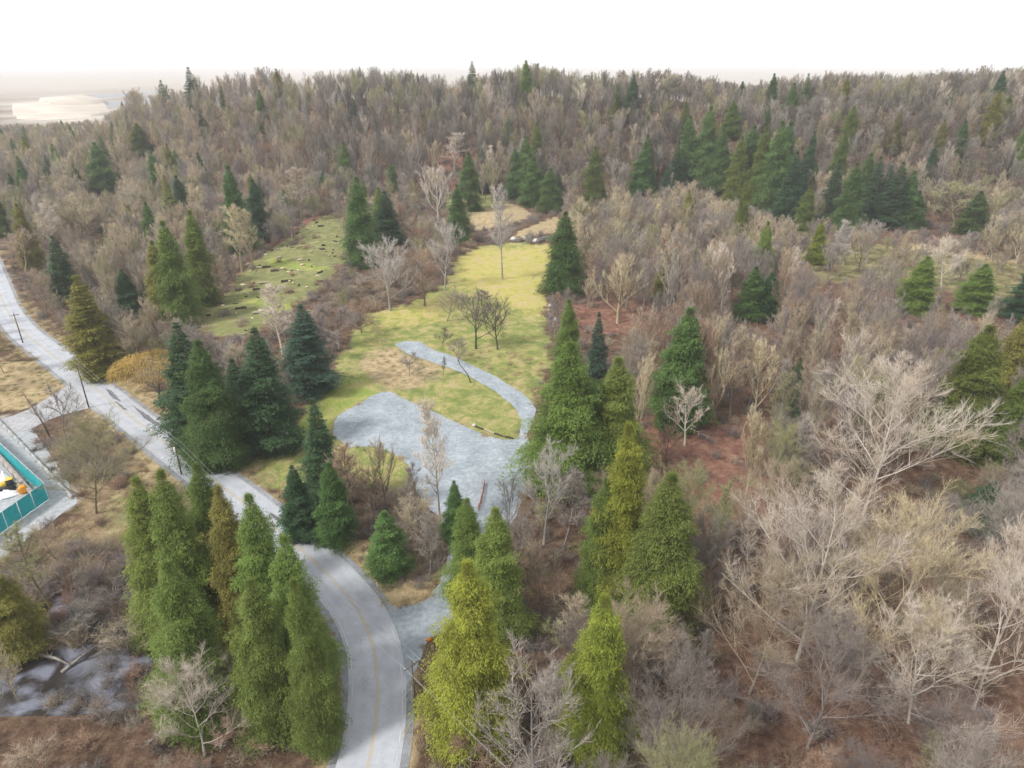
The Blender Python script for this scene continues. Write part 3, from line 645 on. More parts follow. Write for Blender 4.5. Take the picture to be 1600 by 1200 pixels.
# water
M_wat = bpy.data.materials.new('pond_water'); M_wat.use_nodes = True
_N = M_wat.node_tree.nodes; _p = _N['Principled BSDF']; _p.inputs['Base Color'].default_value = (.11,.115,.135,1); _p.inputs['Roughness'].default_value = .10; _p.inputs['IOR'].default_value = 1.33; _p.inputs['Specular IOR Level'].default_value = .9
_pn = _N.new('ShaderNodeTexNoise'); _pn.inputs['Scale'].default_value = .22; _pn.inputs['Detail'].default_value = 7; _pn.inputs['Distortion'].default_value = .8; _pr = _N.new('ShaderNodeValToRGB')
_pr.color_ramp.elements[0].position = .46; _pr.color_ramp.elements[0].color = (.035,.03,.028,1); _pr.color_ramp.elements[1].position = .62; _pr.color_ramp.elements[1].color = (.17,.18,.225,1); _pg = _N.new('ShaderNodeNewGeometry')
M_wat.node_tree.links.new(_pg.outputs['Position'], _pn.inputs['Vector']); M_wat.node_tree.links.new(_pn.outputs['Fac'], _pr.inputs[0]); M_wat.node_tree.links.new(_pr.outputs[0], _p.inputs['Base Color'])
_b = _N.new('ShaderNodeBump'); _b.inputs['Strength'].default_value = .12; _n = _N.new('ShaderNodeTexNoise'); _n.inputs['Scale'].default_value = 1.5; _g = _N.new('ShaderNodeNewGeometry')
M_wat.node_tree.links.new(_g.outputs['Position'], _n.inputs['Vector']); M_wat.node_tree.links.new(_n.outputs['Fac'], _b.inputs['Height']); M_wat.node_tree.links.new(_b.outputs[0], _p.inputs['Normal'])
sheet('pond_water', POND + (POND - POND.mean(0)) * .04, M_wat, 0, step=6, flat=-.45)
M_riv = M_wat.copy(); M_riv.name = 'river_water'; M_riv.node_tree.nodes['Principled BSDF'].inputs['Roughness'].default_value = .25
sheet('river_water', wpoly([(128,148),(225,146),(260,140),(215,176),(185,182),(165,170),(150,160)]), M_riv, .3, step=60, edge_step=40, flat=.2)
sheet('river_water', wpoly([(-40,222),(18,222),(24,230),(10,240),(-40,240)]), M_riv, .3, step=20, edge_step=10, flat=.1)
# quarry benches far off
M_sand = mat('quarry_sand', (.50,.44,.37), scale=.02, var=.15)
for k, (P_, h0) in enumerate((([(18,166),(90,160),(168,165),(170,176),(100,178),(20,180)], 5), ([(25,172),(100,168),(160,172),(160,184),(60,188),(25,186)], 3), ([(60,160),(130,154),(170,160),(150,168),(80,168)], 9))):
    Q = wpoly(P_); m = MB(); n = len(Q); c = Q.mean(0); top = c + (Q - c) * .93
    m.add([(*q, -.5) for q in Q] + [(*q, h0) for q in top] + [(*c, h0)], [(n + i, n + (i+1) % n, 2*n) for i in range(n)], [(i, (i+1) % n, n + (i+1) % n, n + i) for i in range(n)])
    o = m.build('quarry_terrace', M_sand); o['kind'] = 'structure'

# ------------------------------------------------------------------ trees
def put(kindname, meshes, p, P, hgt, wid, label, cat, group=None, lean=0, squash=1.0, yaw=None):
    t = empty(kindname, P, random.uniform(0, 6.28) if yaw is None else yaw, label, cat, group)
    s = hgt / p.h; sw = wid / p.w; t.scale = (sw, sw * random.uniform(.92, 1.08), s)
    if lean: t.rotation_euler[0] = lean * random.uniform(-1, 1); t.rotation_euler[1] = lean * random.uniform(-1, 1)
    mlink('trunk', meshes[0], t); mlink('crown', meshes[1], t); return t
PLACED = []; SIL = []
def size_from_px(bx, by, ty, wpx):
    x, y, z = px(bx, by); d = proj(x, y, z)[2]
    h = 5.
    lo, hi = .2, 60.
    for _ in range(40):
        h = (lo + hi) / 2
        if proj(x, y, z + h)[1] > ty: lo = h
        else: hi = h
    return (x, y, z), h, wpx * proj(x, y, z + h * .4)[2] / F
def featured(lst):
    for e in lst:
        kind, bx, by, ty, wpx, c, label = e[:7]; grp = e[7] if len(e) > 7 else None
        P, h, wd = size_from_px(bx, by, ty, wpx)
        if kind in CON:
            wd *= 1.06 if by > 400 else .92; p = random.choice(CLOSE if (kind == 'cedar' and wpx > 72 and by > 660) else CON[kind]); nm = 'cedar_tree' if kind == 'cedar' else 'fir_tree'; put(nm, con_meshes(p, c), p, (P[0], P[1], height(P[0], P[1]) - .1), h, wd, label, 'tree', grp, lean=.02)
        else:
            p = random.choice(BARE[kind]); nm = 'bare_tree' if kind != 'small' else 'bare_shrub'
            put(nm, bare_meshes(p, c), p, (P[0], P[1], float(height(P[0], P[1])) - .1), h, wd, label, 'tree' if nm == 'bare_tree' else 'shrub', grp, lean=.04)
        PLACED.append((P[0], P[1], wd * .5))
        if wpx >= 38: SIL.append((bx, by, ty, wpx * (.5 if kind in CON else .42), kind in CON))
featured([
 # conifers, far to near
 ('cedar',566,415,276,56,'green','tall light green conifer standing alone beside the cleared slope with logs'),
 ('fir',606,385,298,66,'fir','dark blue-green broad fir above the grey bare trees left of the lawn'),
 ('cedar',596,372,292,40,'cedar','pale olive conifer tip just behind the dark broad fir'),
 ('cedar',718,382,288,42,'green','narrow green conifer at the top left corner of the lawn'),
 ('fir',756,300,232,30,'fir','small dark green conifer alone on the red-brown slope above the back field'),
 ('cedar',880,455,330,64,'green','deep green cone-shaped conifer at the right edge of the yellow lawn'),
 ('cedar',806,305,232,42,'green','left conifer of the green clump above the tan mounds'),
 ('cedar',832,322,246,48,'green','middle conifer of the green clump above the tan mounds'),
 ('cedar',858,330,262,44,'green','right conifer of the green clump above the tan mounds'),
 ('cedar',838,290,190,36,'cedar','tall pale-topped conifer rising behind the green clump above the mounds'),
 ('cedar',928,318,228,48,'cedar','single olive conifer right of the green clump above the mounds'),
 ('cedar',1002,300,228,50,'green','dark green conifer half hidden behind bare grey trunks left of the tall pair'),
 ('cedar',1070,285,180,46,'green','left one of the tall conifer pair on the hillside'),
 ('cedar',1098,290,165,50,'green','right one of the tall conifer pair on the hillside'),
 ('cedar',1165,305,195,56,'green','left conifer of the large dark hillside stand'),
 ('cedar',1200,330,188,60,'green','tallest conifer in the middle of the large dark hillside stand'),
 ('fir',1228,345,235,52,'fir','blackish conifer at the right end of the large hillside stand'),
 ('cedar',1140,215,158,40,'cedar','pale green conifer high on the slope above the large stand'),
 ('cedar',1255,362,290,38,'cedar','small olive conifer just right of the large dark hillside stand'),
 ('cedar',1322,235,165,36,'cedar','yellowish slim conifer high on the hill among grey bare trees'),
 ('cedar',1320,362,254,52,'green','pointed green conifer at the left of the row above the flat field'),
 ('fir',1356,352,244,50,'fir','dark conifer second in the row above the flat field'),
 ('fir',1390,358,252,58,'fir','broad dark conifer in the middle of the row above the flat field'),
 ('cedar',1424,360,298,42,'green','low green conifer ending the row above the flat field'),
 ('cedar',1515,366,298,52,'green','rounded bright green conifer alone right of the mossy leaning tree'),
 ('cedar',1273,412,345,32,'yellow','small yellow-green conifer at the left end of the flat field'),
 ('cedar',1428,486,400,58,'cedar','light olive conifer in front of the flat field'),
 ('cedar',1520,486,412,62,'cedar','bushy light conifer in front of the right part of the flat field'),
 ('fir',1596,500,400,64,'fir','dark conifer cut by the right edge beside the flat field'),
 ('cedar',1170,500,415,48,'green','left green conifer of the pair among mauve bare trees'),
 ('fir',1196,498,425,50,'fir','darker right conifer of the pair among mauve bare trees'),
 ('cedar',1143,446,400,20,'yellow','tiny yellow-green conifer above the pair among mauve trees'),
 ('cedar',1150,400,275,34,'cedar','slender olive conifer behind the pale upright bare trees of the middle wood'),
 ('cedar',1056,660,480,92,'green','big leafy cedar standing over the red-brown forest floor'),
 ('fir',930,640,488,46,'blue','narrow dark blue-green spire between two lighter cedars'),
 ('cedar',886,590,466,50,'cedar','light green slender conifer touching the lawn, left of the blue spire'),
 ('cedar',884,760,535,138,'cedar','very large cedar beside the bend of the gravel path'),
 ('cedar',956,750,558,108,'cedar','large cedar just right of the very large one by the path bend'),
 ('cedar',966,945,660,104,'yellow','tall yellow-green cedar left of the thick foreground cedar'),
 ('cedar',935,940,745,80,'cedar','dense green cedar tucked behind the tall yellow-green one'),
 ('cedar',1020,990,738,145,'cedar','thick green foreground cedar right of the tall yellow-green one'),
 ('cedar',925,1170,930,122,'yellow','bright green conifer top at the bottom of the view near the centre'),
 ('cedar',738,1150,880,138,'yellow','brightest yellow-green cedar beside the driveway mouth and orange sign'),
 ('cedar',735,935,778,78,'cedar','thin-crowned cedar in front of the gravel lot, behind the brightest cedar'),
 ('cedar',772,990,792,98,'cedar','open-crowned cedar right behind the brightest yellow-green cedar'),
 ('fir',714,848,752,48,'green','slim green conifer beside the pale trunk at the lot entrance'),
 ('cedar',610,893,798,66,'green','small bushy green conifer alone on the brushy tip by the road bend'),
 ('cedar',528,845,722,64,'green','dark drooping cedar on the road bank left of the small bushy one'),
 ('fir',474,838,728,64,'fir','very dark conifer on the bank between road and lot'),
 ('fir',512,790,622,70,'fir','scraggly dark fir with long side branches at the corner of the lot'),
 ('fir',486,612,476,86,'blue','darkest pointed fir beside the pinkish round bush'),
 ('fir',424,700,512,104,'fir','wide full fir between the darkest fir and the grass bank'),
 ('cedar',346,722,530,96,'green','large green conifer at the right of the roadside group'),
 ('fir',310,692,505,96,'fir','tall bluish fir at the left of the roadside group'),
 ('fir',385,690,560,70,'fir','dark fir filling the middle of the roadside group'),
 ('fir',160,585,430,82,'ochre','yellowish olive spruce standing right by the far road'),
 ('fir',110,478,368,52,'fir','dark green spruce behind the mauve brush near the far road'),
 ('cedar',288,505,345,62,'cedar','left one of the three olive conifers below the cleared slope'),
 ('cedar',322,475,328,54,'cedar','right one of the three olive conifers below the cleared slope'),
 ('cedar',262,500,375,52,'ochre','yellowest one of the three olive conifers below the cleared slope'),
 ('fir',206,488,420,50,'fir','dark low conifer behind the yellowish roadside spruce'),
 ('cedar',378,395,258,56,'green','tall conifer at the left border of the cleared slope'),
 ('cedar',408,378,280,46,'fir','dark conifer touching the tall one at the cleared slope border'),
 ('cedar',166,305,222,50,'green','blue-green conifer in the left wood, tallest of its three neighbours'),
 ('cedar',128,312,258,32,'green','small conifer left of the blue-green one in the left wood'),
 ('fir',90,318,242,34,'fir','narrow dark spire in the hazy left wood'),
 ('fir',234,302,268,30,'fir','tiny dark pyramid conifer in the middle of the left wood'),
 ('cedar',285,305,235,34,'green','slender conifer upper left of the cleared slope'),
 ('fir',174,362,320,32,'blue','blackish little conifer above the mauve bare patch'),
 ('cedar',222,240,192,40,'cedar','pale green conifer on the left shoulder of the hill'),
 ('cedar',8,368,300,40,'cedar','light green conifer cut by the left edge above the road'),
 ('cedar',320,212,180,26,'green','faint small conifer near the skyline left of centre'),
 ('cedar',1120,300,200,44,'green','conifer between the tall pair and the large dark stand'),
 ('cedar',1146,318,212,44,'cedar','second conifer between the tall pair and the large dark stand'),
 ('cedar',1182,322,198,50,'cedar','olive conifer filling the left half of the large dark stand'),
 ('cedar',1216,306,190,50,'green','conifer behind the tallest one of the large dark stand'),
 ('fir',1244,335,240,44,'fir','dark fir closing the right foot of the large dark stand'),
 ('fir',1292,350,248,46,'fir','dark fir left of the pointed green conifer above the field'),
 ('cedar',1340,346,238,46,'green','green conifer wedged between pointed one and dark second one'),
 ('fir',1374,352,258,48,'fir','dark fir wedged into the middle of the row above the field'),
 ('cedar',1407,358,266,46,'green','green conifer before the low one ending the row above the field'),
 ('cedar',1302,300,204,36,'cedar','lone green conifer on the slope behind the row above the field'),
 ('cedar',820,306,212,44,'green','green conifer at the back of the clump above the tan mounds'),
 ('fir',872,324,272,34,'fir','small dark fir at the right foot of the clump above the mounds'),
 ('fir',1052,300,222,36,'fir','dark fir at the left foot of the tall conifer pair'),
 # foreground group on the left of the road
 ('cedar',270,985,745,100,'cedar','leftmost tall conifer of the foreground group by the pond'),
 ('cedar',322,1010,735,110,'cedar','second tall conifer of the foreground group, beside the leftmost'),
 ('cedar',352,935,722,95,'cedar','sparse-topped conifer of the foreground group standing over the road'),
 ('cedar',395,1010,760,100,'ochre','olive conifer in the middle of the foreground group'),
 ('cedar',440,1030,772,108,'cedar','conifer of the foreground group whose crown hides the bend'),
 ('cedar',478,1085,838,104,'cedar','right outer conifer of the foreground group against the asphalt'),
 ('cedar',430,1140,905,112,'cedar','front conifer of the foreground group below the bend'),
 ('cedar',505,1160,905,84,'cedar','low front conifer at the road edge, rightmost of its group'),
 ('cedar',320,1120,880,125,'cedar','shaded front conifer of the foreground group above the pond'),
 ('cedar',30,1010,880,92,'ochre','mossy olive conifer at the left edge above the pond'),
 ('cedar',1492,700,508,112,'cedar','big olive cedar right of the broad whitish tree'),
 ('cedar',1550,650,496,66,'ochre','taller slim cedar behind the big olive cedar at right'),
 ('cedar',1560,722,585,88,'cedar','pale green cedar right of the big olive cedar'),
 ('fir',1234,650,558,36,'fir','small dark conifer hidden among bare trunks left of the whitish tree'),
 ('fir',1528,825,752,76,'fir','dark low conifer behind pale trunks near the right edge'),
 ('cedar',1598,910,830,50,'green','dark green conifer cut by the right edge lower down'),
 # bare trees that stand out
 ('great',150,802,652,150,'moss','mossy many-branched bare tree right of the teal fence'),
 ('open',108,712,598,80,'grey','thin dead tree leaning beside the near utility pole'),
 ('slim',78,945,815,62,'moss','yellowish mossy tree standing at the edge of the pond'),
 ('slim',785,436,285,38,'silver','slim silver-grey tree standing alone on the yellow lawn'),
 ('broad',744,545,448,86,'dark','widest of the old fruit trees on the lawn'),
 ('broad',778,546,462,66,'dark','leaning fruit tree at the right of the orchard group'),
 ('broad',698,502,446,54,'tan','small upright fruit tree at the left of the orchard group'),
 ('small',691,538,512,34,'dark','low dark shrub beside the start of the gravel path'),
 ('slim',752,478,450,30,'dark','small dark-crowned tree behind the orchard group'),
 ('small',715,566,528,36,'grey','grey thin shrub above the gravel path'),
 ('small',640,588,548,40,'grey','round grey shrub on the grass below the gravel path'),
 ('slim',692,588,556,12,'dark','little sapling between the round shrub and the leaning snag'),
 ('broad',695,450,342,62,'silver','silver bare tree with dark trunk at the upper left of the lawn'),
 ('broad',610,485,366,92,'silver','spreading grey bare tree left of the lawn below the dark fir'),
 ('broad',664,478,388,70,'rust','reddish twiggy tree next to the spreading grey one'),
 ('small',530,548,472,96,'mauve','pinkish grey rounded bush beside the darkest fir'),
 ('small',565,520,462,60,'rust','rusty bush behind the pinkish rounded one'),
 ('slim',442,552,446,52,'pale','pale birch-like tree behind the fir group'),
 ('slim',688,826,632,58,'pale','pale narrow leafless poplar in front of the gravel lot'),
 ('vase',604,795,680,60,'tan','upright many-stemmed bare tree before the grass island of the lot'),
 ('broad',850,850,690,88,'silver','grey frosty-looking bare tree under the very large cedar'),
 ('open',795,880,735,60,'dark','dark thin bare tree at the right side of the lot entrance'),
 ('great',1345,815,560,235,'pale','broad whitish tree in the right wood, widest crown there'),
 ('great',1245,1030,735,250,'pale','large pale tree at the left of the bright foreground trio'),
 ('great',1335,1075,785,270,'gold','large tree with golden limbs, middle of the bright foreground trio'),
 ('great',1520,1110,812,215,'pale','large white-twigged tree at the right of the bright foreground trio'),
 ('great',1430,1090,880,130,'tan','tan tree standing between the golden and white-twigged ones'),
 ('great',1170,1085,880,190,'tan','wide tan tangled tree below the large pale tree'),
 ('great',1420,1130,930,190,'pale','pale low-branched tree at the bottom between the golden and white-twigged trees'),
 ('great',1260,1170,960,200,'mauve','greyish tangled tree at the bottom below the large pale tree'),
 ('great',1580,1010,830,120,'rust','reddish brown bare tree cut by the right edge low down'),
 ('great',1440,900,770,120,'mauve','greyish mauve tree behind the golden-limbed tree'),
 ('great',1100,960,800,110,'grey','grey bare tree between the thick cedar and the large pale tree'),
 ('broad',1070,695,603,62,'pale','small white-stemmed tree in front of the big leafy cedar'),
 ('vase',1165,780,632,70,'gold','yellowish tree over the red-brown floor'),
 ('slim',1170,905,805,50,'pale','small pale tree right of the thick foreground cedar'),
 ('great',985,1130,935,160,'tan','tangled bare tree in front of the thick foreground cedar'),
 ('vase',1178,655,520,62,'gold','straw-coloured upright tree right of the big leafy cedar'),
 ('vase',1110,660,545,56,'gold','straw-coloured upright tree touching the big leafy cedar'),
 ('vase',990,700,560,52,'gold','straw-coloured upright tree left of the big leafy cedar'),
 ('broad',1490,355,285,120,'moss','mossy leaning bare tree at the foot of the hill'),
 ('slim',1060,170,120,40,'grey','grey bare tree on the skyline above the tall conifer pair'),
 ('broad',1470,450,368,60,'pale','white spreading little tree in the flat field'),
 ('slim',1310,430,340,34,'silver','thin grey tree left end of the flat field'),
 ('vase',965,505,395,70,'gold','cream upright tree in the brown glade right of the lawn'),
 ('slim',378,425,318,40,'gold','pale-stemmed tall tree before the dark cleared slope border'),
 ('slim',395,420,326,34,'gold','second pale-stemmed tree before the dark cleared slope border'),
 ('slim',472,345,262,50,'tan','bare tree at the top of the cleared slope, on the left'),
 ('slim',710,270,205,44,'pale','white-barked tree on the red-brown slope above the field'),
 ('vase',685,345,255,60,'pale','pinkish pale tree left of the back field'),
 ('slim',560,815,690,46,'rust','rust-brown thin tree left of the upright tree before the lot'),
 ('broad',545,800,700,70,'tan','pale tan bare tree leaning over the dark bank conifers'),
 ('slim',636,835,720,44,'mauve','mauve thin tree between the lot island and the brushy tip'),
 ('broad',652,862,765,72,'tan','low spreading tan tree right of the small bushy conifer'),
 ('slim',672,905,800,40,'grey','grey thin tree at the corner of the brushy tip'),
 ('broad',582,812,735,70,'rust','reddish spreading tree at the left foot of the upright tree'),
 ('broad',812,900,790,80,'grey','grey bare tree right of the lot entrance, above the dark thicket'),
 ('broad',850,960,850,90,'tan','tan bare tree left of the thick foreground cedar pair'),
 ('slim',880,860,735,60,'mauve','mauve slender tree left of the tall yellow-green cedar'),
 ('slim',138,955,885,30,'grey','thin grey stem standing in the pond'),
 ('small',175,950,900,80,'mauve','mauve twiggy bush at the north shore of the pond'),
 ('small',120,985,945,90,'grey','grey twiggy bush on a hummock in the pond'),
 ('small',200,1010,955,110,'tan','tan twiggy bush between the pond pools'),
 ('broad',90,880,812,60,'tan','straw bush-like tree in front of the teal fence corner'),
 ('broad',30,1090,985,60,'tan','bare thicket tree standing in the pond shallows'),
 ('great',320,1180,1035,130,'pale','whitish bare branches at the bottom beside the pond'),
 ('broad',140,380,300,70,'tan','wide tan-brown tree in the left wood above the road'),
 ('broad',40,425,352,60,'tan','round brown tree just above the far road'),
 ('slim',80,400,312,46,'pale','pale feathery tree in the left wood near the road'),
])
# weeping willow heap by the road: golden round crown on a dark trunk
for e in (('broad',262,628,556,120,'gold','golden-orange spreading willow on the pinkish earth beside the road'),):
    P, h, wd = size_from_px(e[1], e[2], e[3], e[4]); p = BARE['open'][0]
    t = put('willow_tree', (bare_meshes(p, 'dark')[0], bare_meshes(p, 'gold')[1]), p, (P[0] - 2, P[1], 0), h, wd, e[6], 'tree'); PLACED.append((P[0], P[1], 6))
    rs = np.random.default_rng(5); n = 5200; aa = rs.uniform(0, 6.28, n); r_ = np.sqrt(rs.random(n)) * wd * .52; zc = h * (.62 + .38 * np.sqrt(np.clip(1 - (r_ / (wd * .55))**2, 0, 1)))
    zc *= rs.uniform(.86, 1.04, n); p0 = np.c_[np.cos(aa) * r_, np.sin(aa) * r_, zc]; d_ = np.c_[np.cos(aa) * .55 + rs.normal(0, .25, n), np.sin(aa) * .55 + rs.normal(0, .25, n), rs.normal(-.5, .35, n)]
    tw_ = link('withies', mesh_np('withies', *segs_mesh(p0, p0 + d_ * rs.uniform(.8, 2.0, n)[:, None], np.full(n, .03), np.zeros(n)), [mat('willow_withies', (.66,.46,.14), island=.25)]), t)
    tw_.matrix_local = Matrix.Diagonal((1/t.scale[0], 1/t.scale[1], 1/t.scale[2], 1))

# ---- the woods: open views that no random tree may cover, in photo pixels
HARD = [
 [(-5,380),(18,440),(45,498),(125,563),(200,620),(290,685),(340,735),(430,800),(400,820),(300,760),(235,712),(150,640),(110,655),(60,680),(120,780),(0,870),(-60,870),(-60,640),(60,625),(95,592),(0,515),(-60,450),(-60,380)],
 [(500,845),(560,900),(605,948),(660,938),(690,905),(680,990),(665,1050),(640,1200),(540,1200),(545,1050),(520,930)],
 [(395,735),(470,655),(530,560),(575,490),(650,472),(700,440),(715,400),(750,385),(850,382),(845,450),(852,520),(858,600),(838,640),(822,700),(815,790),(700,790),(650,750),(590,715),(520,690),(450,750)],
 [(330,515),(355,460),(400,410),(450,375),(505,335),(530,345),(535,400),(520,450),(430,480),(380,515)],
 [(735,300),(800,315),(830,335),(875,335),(875,375),(735,370)],
 [(80,920),(130,915),(255,900),(250,935),(180,1000),(270,1050),(280,1130),(-60,1130),(-60,985),(60,985)],
 [(120,650),(260,740),(280,800),(240,870),(180,890),(100,880),(60,880),(110,790)],
 [(-60,560),(60,568),(100,590),(60,625),(-60,640)],
 [(165,585),(280,560),(300,640),(330,720),(250,660)],
 [(690,535),(760,548),(850,560),(850,625),(820,620),(735,570)],
 [(-50,120),(170,145),(215,150),(150,185),(60,190),(-50,195)],
]
SOFT = [([(1240,375),(1310,385),(1560,395),(1620,410),(1620,455),(1440,440),(1290,425)], .86), ([(900,480),(1010,478),(1010,512),(900,515)], .85), ([(990,665),(1160,685),(1150,800),(1020,775)], .65),
        ([(500,840),(600,830),(690,840),(690,905),(660,938),(600,945),(560,900)], .9), ([(290,500),(350,440),(440,365),(510,325),(540,335),(400,420),(330,520)], .75), ([(560,285),(650,255),(745,225),(750,300),(690,330),(640,300)], .55),
        ([(400,420),(600,380),(620,470),(560,500),(440,520)], .35), ([(470,830),(690,780),(690,850),(520,845)], .5), ([(740,378),(880,330),(880,300),(740,300)], .8), ([(900,340),(1130,400),(1130,430),(900,420)], .4)]
def blocked(bx, by, pts):
    for (X, Y) in pts:
        for P in HARD:
            if inpoly(np.float64(X), np.float64(Y), P): return True
    for (sx, sy, ty, hw, cn) in SIL:
        if by <= sy + 2: continue
        for (X, Y) in pts:
            if ty < Y < sy - .12 * (sy - ty) and abs(X - sx) < hw * (min(1, (Y - ty) / (sy - ty) * 1.5) if cn else 1): return True
    for P, pr in SOFT:
        if random.random() < pr and any(inpoly(np.float64(X), np.float64(Y), P) for (X, Y) in pts): return True
    return False
def species(bx, by):
    """style, colour by part of the wood"""
    r = random.random()
    if bx < 330 and by < 420: return random.choice(['broad','vase','broad','slim']), random.choices(['tan','grey','moss','mauve','gold'], [6,3,3,1,2])[0]
    if bx < 500 and by < 640: return random.choice(['broad','slim','vase']), random.choices(['tan','grey','moss','mauve','rust'], [4,3,2,3,1])[0]
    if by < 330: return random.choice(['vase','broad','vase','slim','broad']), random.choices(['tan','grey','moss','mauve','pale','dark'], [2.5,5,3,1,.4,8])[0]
    if bx > 880 and by < 440: return random.choice(['vase','vase','broad','slim']), random.choices(['tan','grey','gold','mauve','moss'], [4,3,2,2,1])[0]
    if bx > 880 and by < 700: return random.choice(['slim','vase','broad','broad']), random.choices(['mauve','grey','tan','rust','pale'], [4,3,4,1.6,.6])[0]
    if bx > 880: return random.choice(['broad','vase','broad','slim']), random.choices(['tan','mauve','grey','rust','pale','moss'], [3,3,3,2.2,.5,1.2])[0]
    return random.choice(['broad','slim','small']), random.choices(['tan','rust','grey','mauve','moss'], [3,2,3,2,2])[0]
REG = [  # region test on the tree's foot, phrase
 (lambda x, y: y < 300 and x < 330, 'in the hazy left wood below the quarry'),
 (lambda x, y: y < 330 and x < 700, 'on the hillside above the cleared slope with logs'),
 (lambda x, y: y < 330 and x < 1000, 'on the hillside above the tan mounds'),
 (lambda x, y: y < 370 and x < 1250, 'on the hillside around the large dark conifer stand'),
 (lambda x, y: y < 370, 'on the hillside above the flat field'),
 (lambda x, y: x < 330 and y < 560, 'between the far road and the cleared slope'),
 (lambda x, y: x < 720 and y < 560, 'between the cleared slope and the lawn'),
 (lambda x, y: x < 600, 'on the roadside left of the driveway'),
 (lambda x, y: x < 880, 'around the driveway and gravel lot'),
 (lambda x, y: x < 1150 and y < 520, 'in the brown glade right of the lawn'),
 (lambda x, y: y < 560, 'in the wood below the flat field'),
 (lambda x, y: x < 1200 and y < 850, 'over the red-brown forest floor'),
 (lambda x, y: y < 850, 'in the right wood around the broad whitish tree'),
 (lambda x, y: True, 'in the lower right wood'),
]
LM = [(300,870,'the foreground conifer group by the pond'),(470,960,'the front conifers at the bend'),(160,500,'the yellowish roadside spruce'),(110,420,'the dark spruce near the far road'),(300,420,'the three olive conifers'),
 (385,330,'the dark slope border conifers'),(550,345,'the lone conifer by the log slope'),(606,340,'the broad dark fir'),(718,335,'the narrow lawn corner conifer'),(755,268,'the small conifer on the red slope'),(835,275,'the green clump above the mounds'),
 (928,275,'the olive conifer beside the mounds'),(1080,230,'the tall conifer pair'),(1195,260,'the large dark stand'),(1260,330,'the small olive conifer below the dark stand'),(1320,310,'the pointed green hillside conifer'),(1390,310,'the conifer row above the flat field'),
 (1515,335,'the rounded bright green conifer'),(1273,380,'the small yellow-green conifer'),(1428,440,'the light conifer before the field'),(1520,450,'the bushy conifer before the field'),(1180,460,'the conifer pair among mauve trees'),(1056,570,'the big leafy cedar'),
 (930,540,'the blue spire'),(885,520,'the lawn edge conifer'),(884,660,'the very large path cedar'),(966,780,'the tall yellow-green cedar'),(1020,860,'the thick foreground cedar'),(925,1020,'the bottom centre conifer'),(738,980,'the brightest yellow-green cedar'),
 (610,850,'the small bushy conifer'),(500,780,'the dark bank conifers'),(486,540,'the darkest pointed fir'),(350,620,'the roadside fir group'),(1345,680,'the broad whitish tree'),(1245,870,'the large pale tree'),(1335,920,'the golden-limbed tree'),(1520,950,'the large white-twigged tree'),
 (1492,600,'the big olive cedar'),(1560,650,'the pale green right cedar'),(1528,790,'the dark low right conifer'),(785,360,'the lone lawn tree'),(760,500,'the old fruit trees'),(688,730,'the pale narrow poplar'),(530,510,'the pinkish round bush'),(1490,320,'the mossy leaning tree'),
 (150,730,'the mossy tree by the teal fence'),(30,940,'the mossy conifer by the pond'),(165,260,'the blue-green left wood conifer'),(90,280,'the hazy dark spire'),(222,215,'the pale shoulder conifer'),(1140,190,'the high pale green conifer'),(1322,200,'the yellowish high conifer'),(400,200,'the hilltop left of centre')]
def where(look, bx, by, hpx):
    c = sorted(LM, key=lambda m: math.hypot(m[0] - bx, m[1] - (by - hpx * .5)))
    for nadj in ('', 'short ' if hpx < 90 else 'tall ', 'leaning ' * 0 + ('thin-topped ')):
        for m in c[:5]:
            dx, dy = bx - m[0], by - hpx * .5 - m[1]; dd = math.hypot(dx, dy)
            rel = ('to the right of' if dx > 0 else 'to the left of') if abs(dx) > abs(dy) else ('in front of' if dy > 0 else 'behind')
            rel = ('close ' if dd < 70 else '') + rel if 'behind' not in rel and 'front' not in rel else ('just ' if dd < 70 else 'some way ') + rel
            if nadj == 'thin-topped ': continue
            lb = f'{nadj}{look} {rel} {m[2]}'
            if lb not in LABELS and len(lb.split()) <= 16: return lb
    return None
CN = dict(silver='silver-grey', tan='tan', grey='grey', mauve='mauve', pale='whitish', moss='mossy', gold='straw-coloured', rust='reddish brown', dark='dark')
SN = dict(great='large wide-crowned bare', broad='spreading bare', vase='upright-twigged bare', slim='slender bare', small='low bare', open='open-crowned bare')
cands = []
sp = 6.4
yy = 50.
while yy < 900:
    st_ = sp if yy < 380 else (7.0 if yy < 560 else 9.)
    hw_ = .86 * yy + 12; xx = -hw_
    while xx < hw_:
        x = xx + random.uniform(-.5, .5) * st_ * 1.1; y = yy + random.uniform(-.5, .5) * st_ * 1.1; xx += st_
        u = x / y
        if y > 575 and u > -.50 and y > 600: continue
        z = float(terrain(x, y)); bx, by, dep = proj(x, y, z)
        if bx < -60 or bx > 1660 or by > 1420: continue
        cands.append((x, y, z, bx, by, dep))
    yy += st_
PL = np.array(PLACED)
CX = np.array(cands); DR = dist_road(CX[:, 0], CX[:, 1])
NOGO = [LOT, PATH, Z['lawn'], SIDE, Z['yard'], POND]
bad = DR < 8.5
for P in NOGO: bad |= inpoly(CX[:, 0], CX[:, 1], P)
woods = []; 
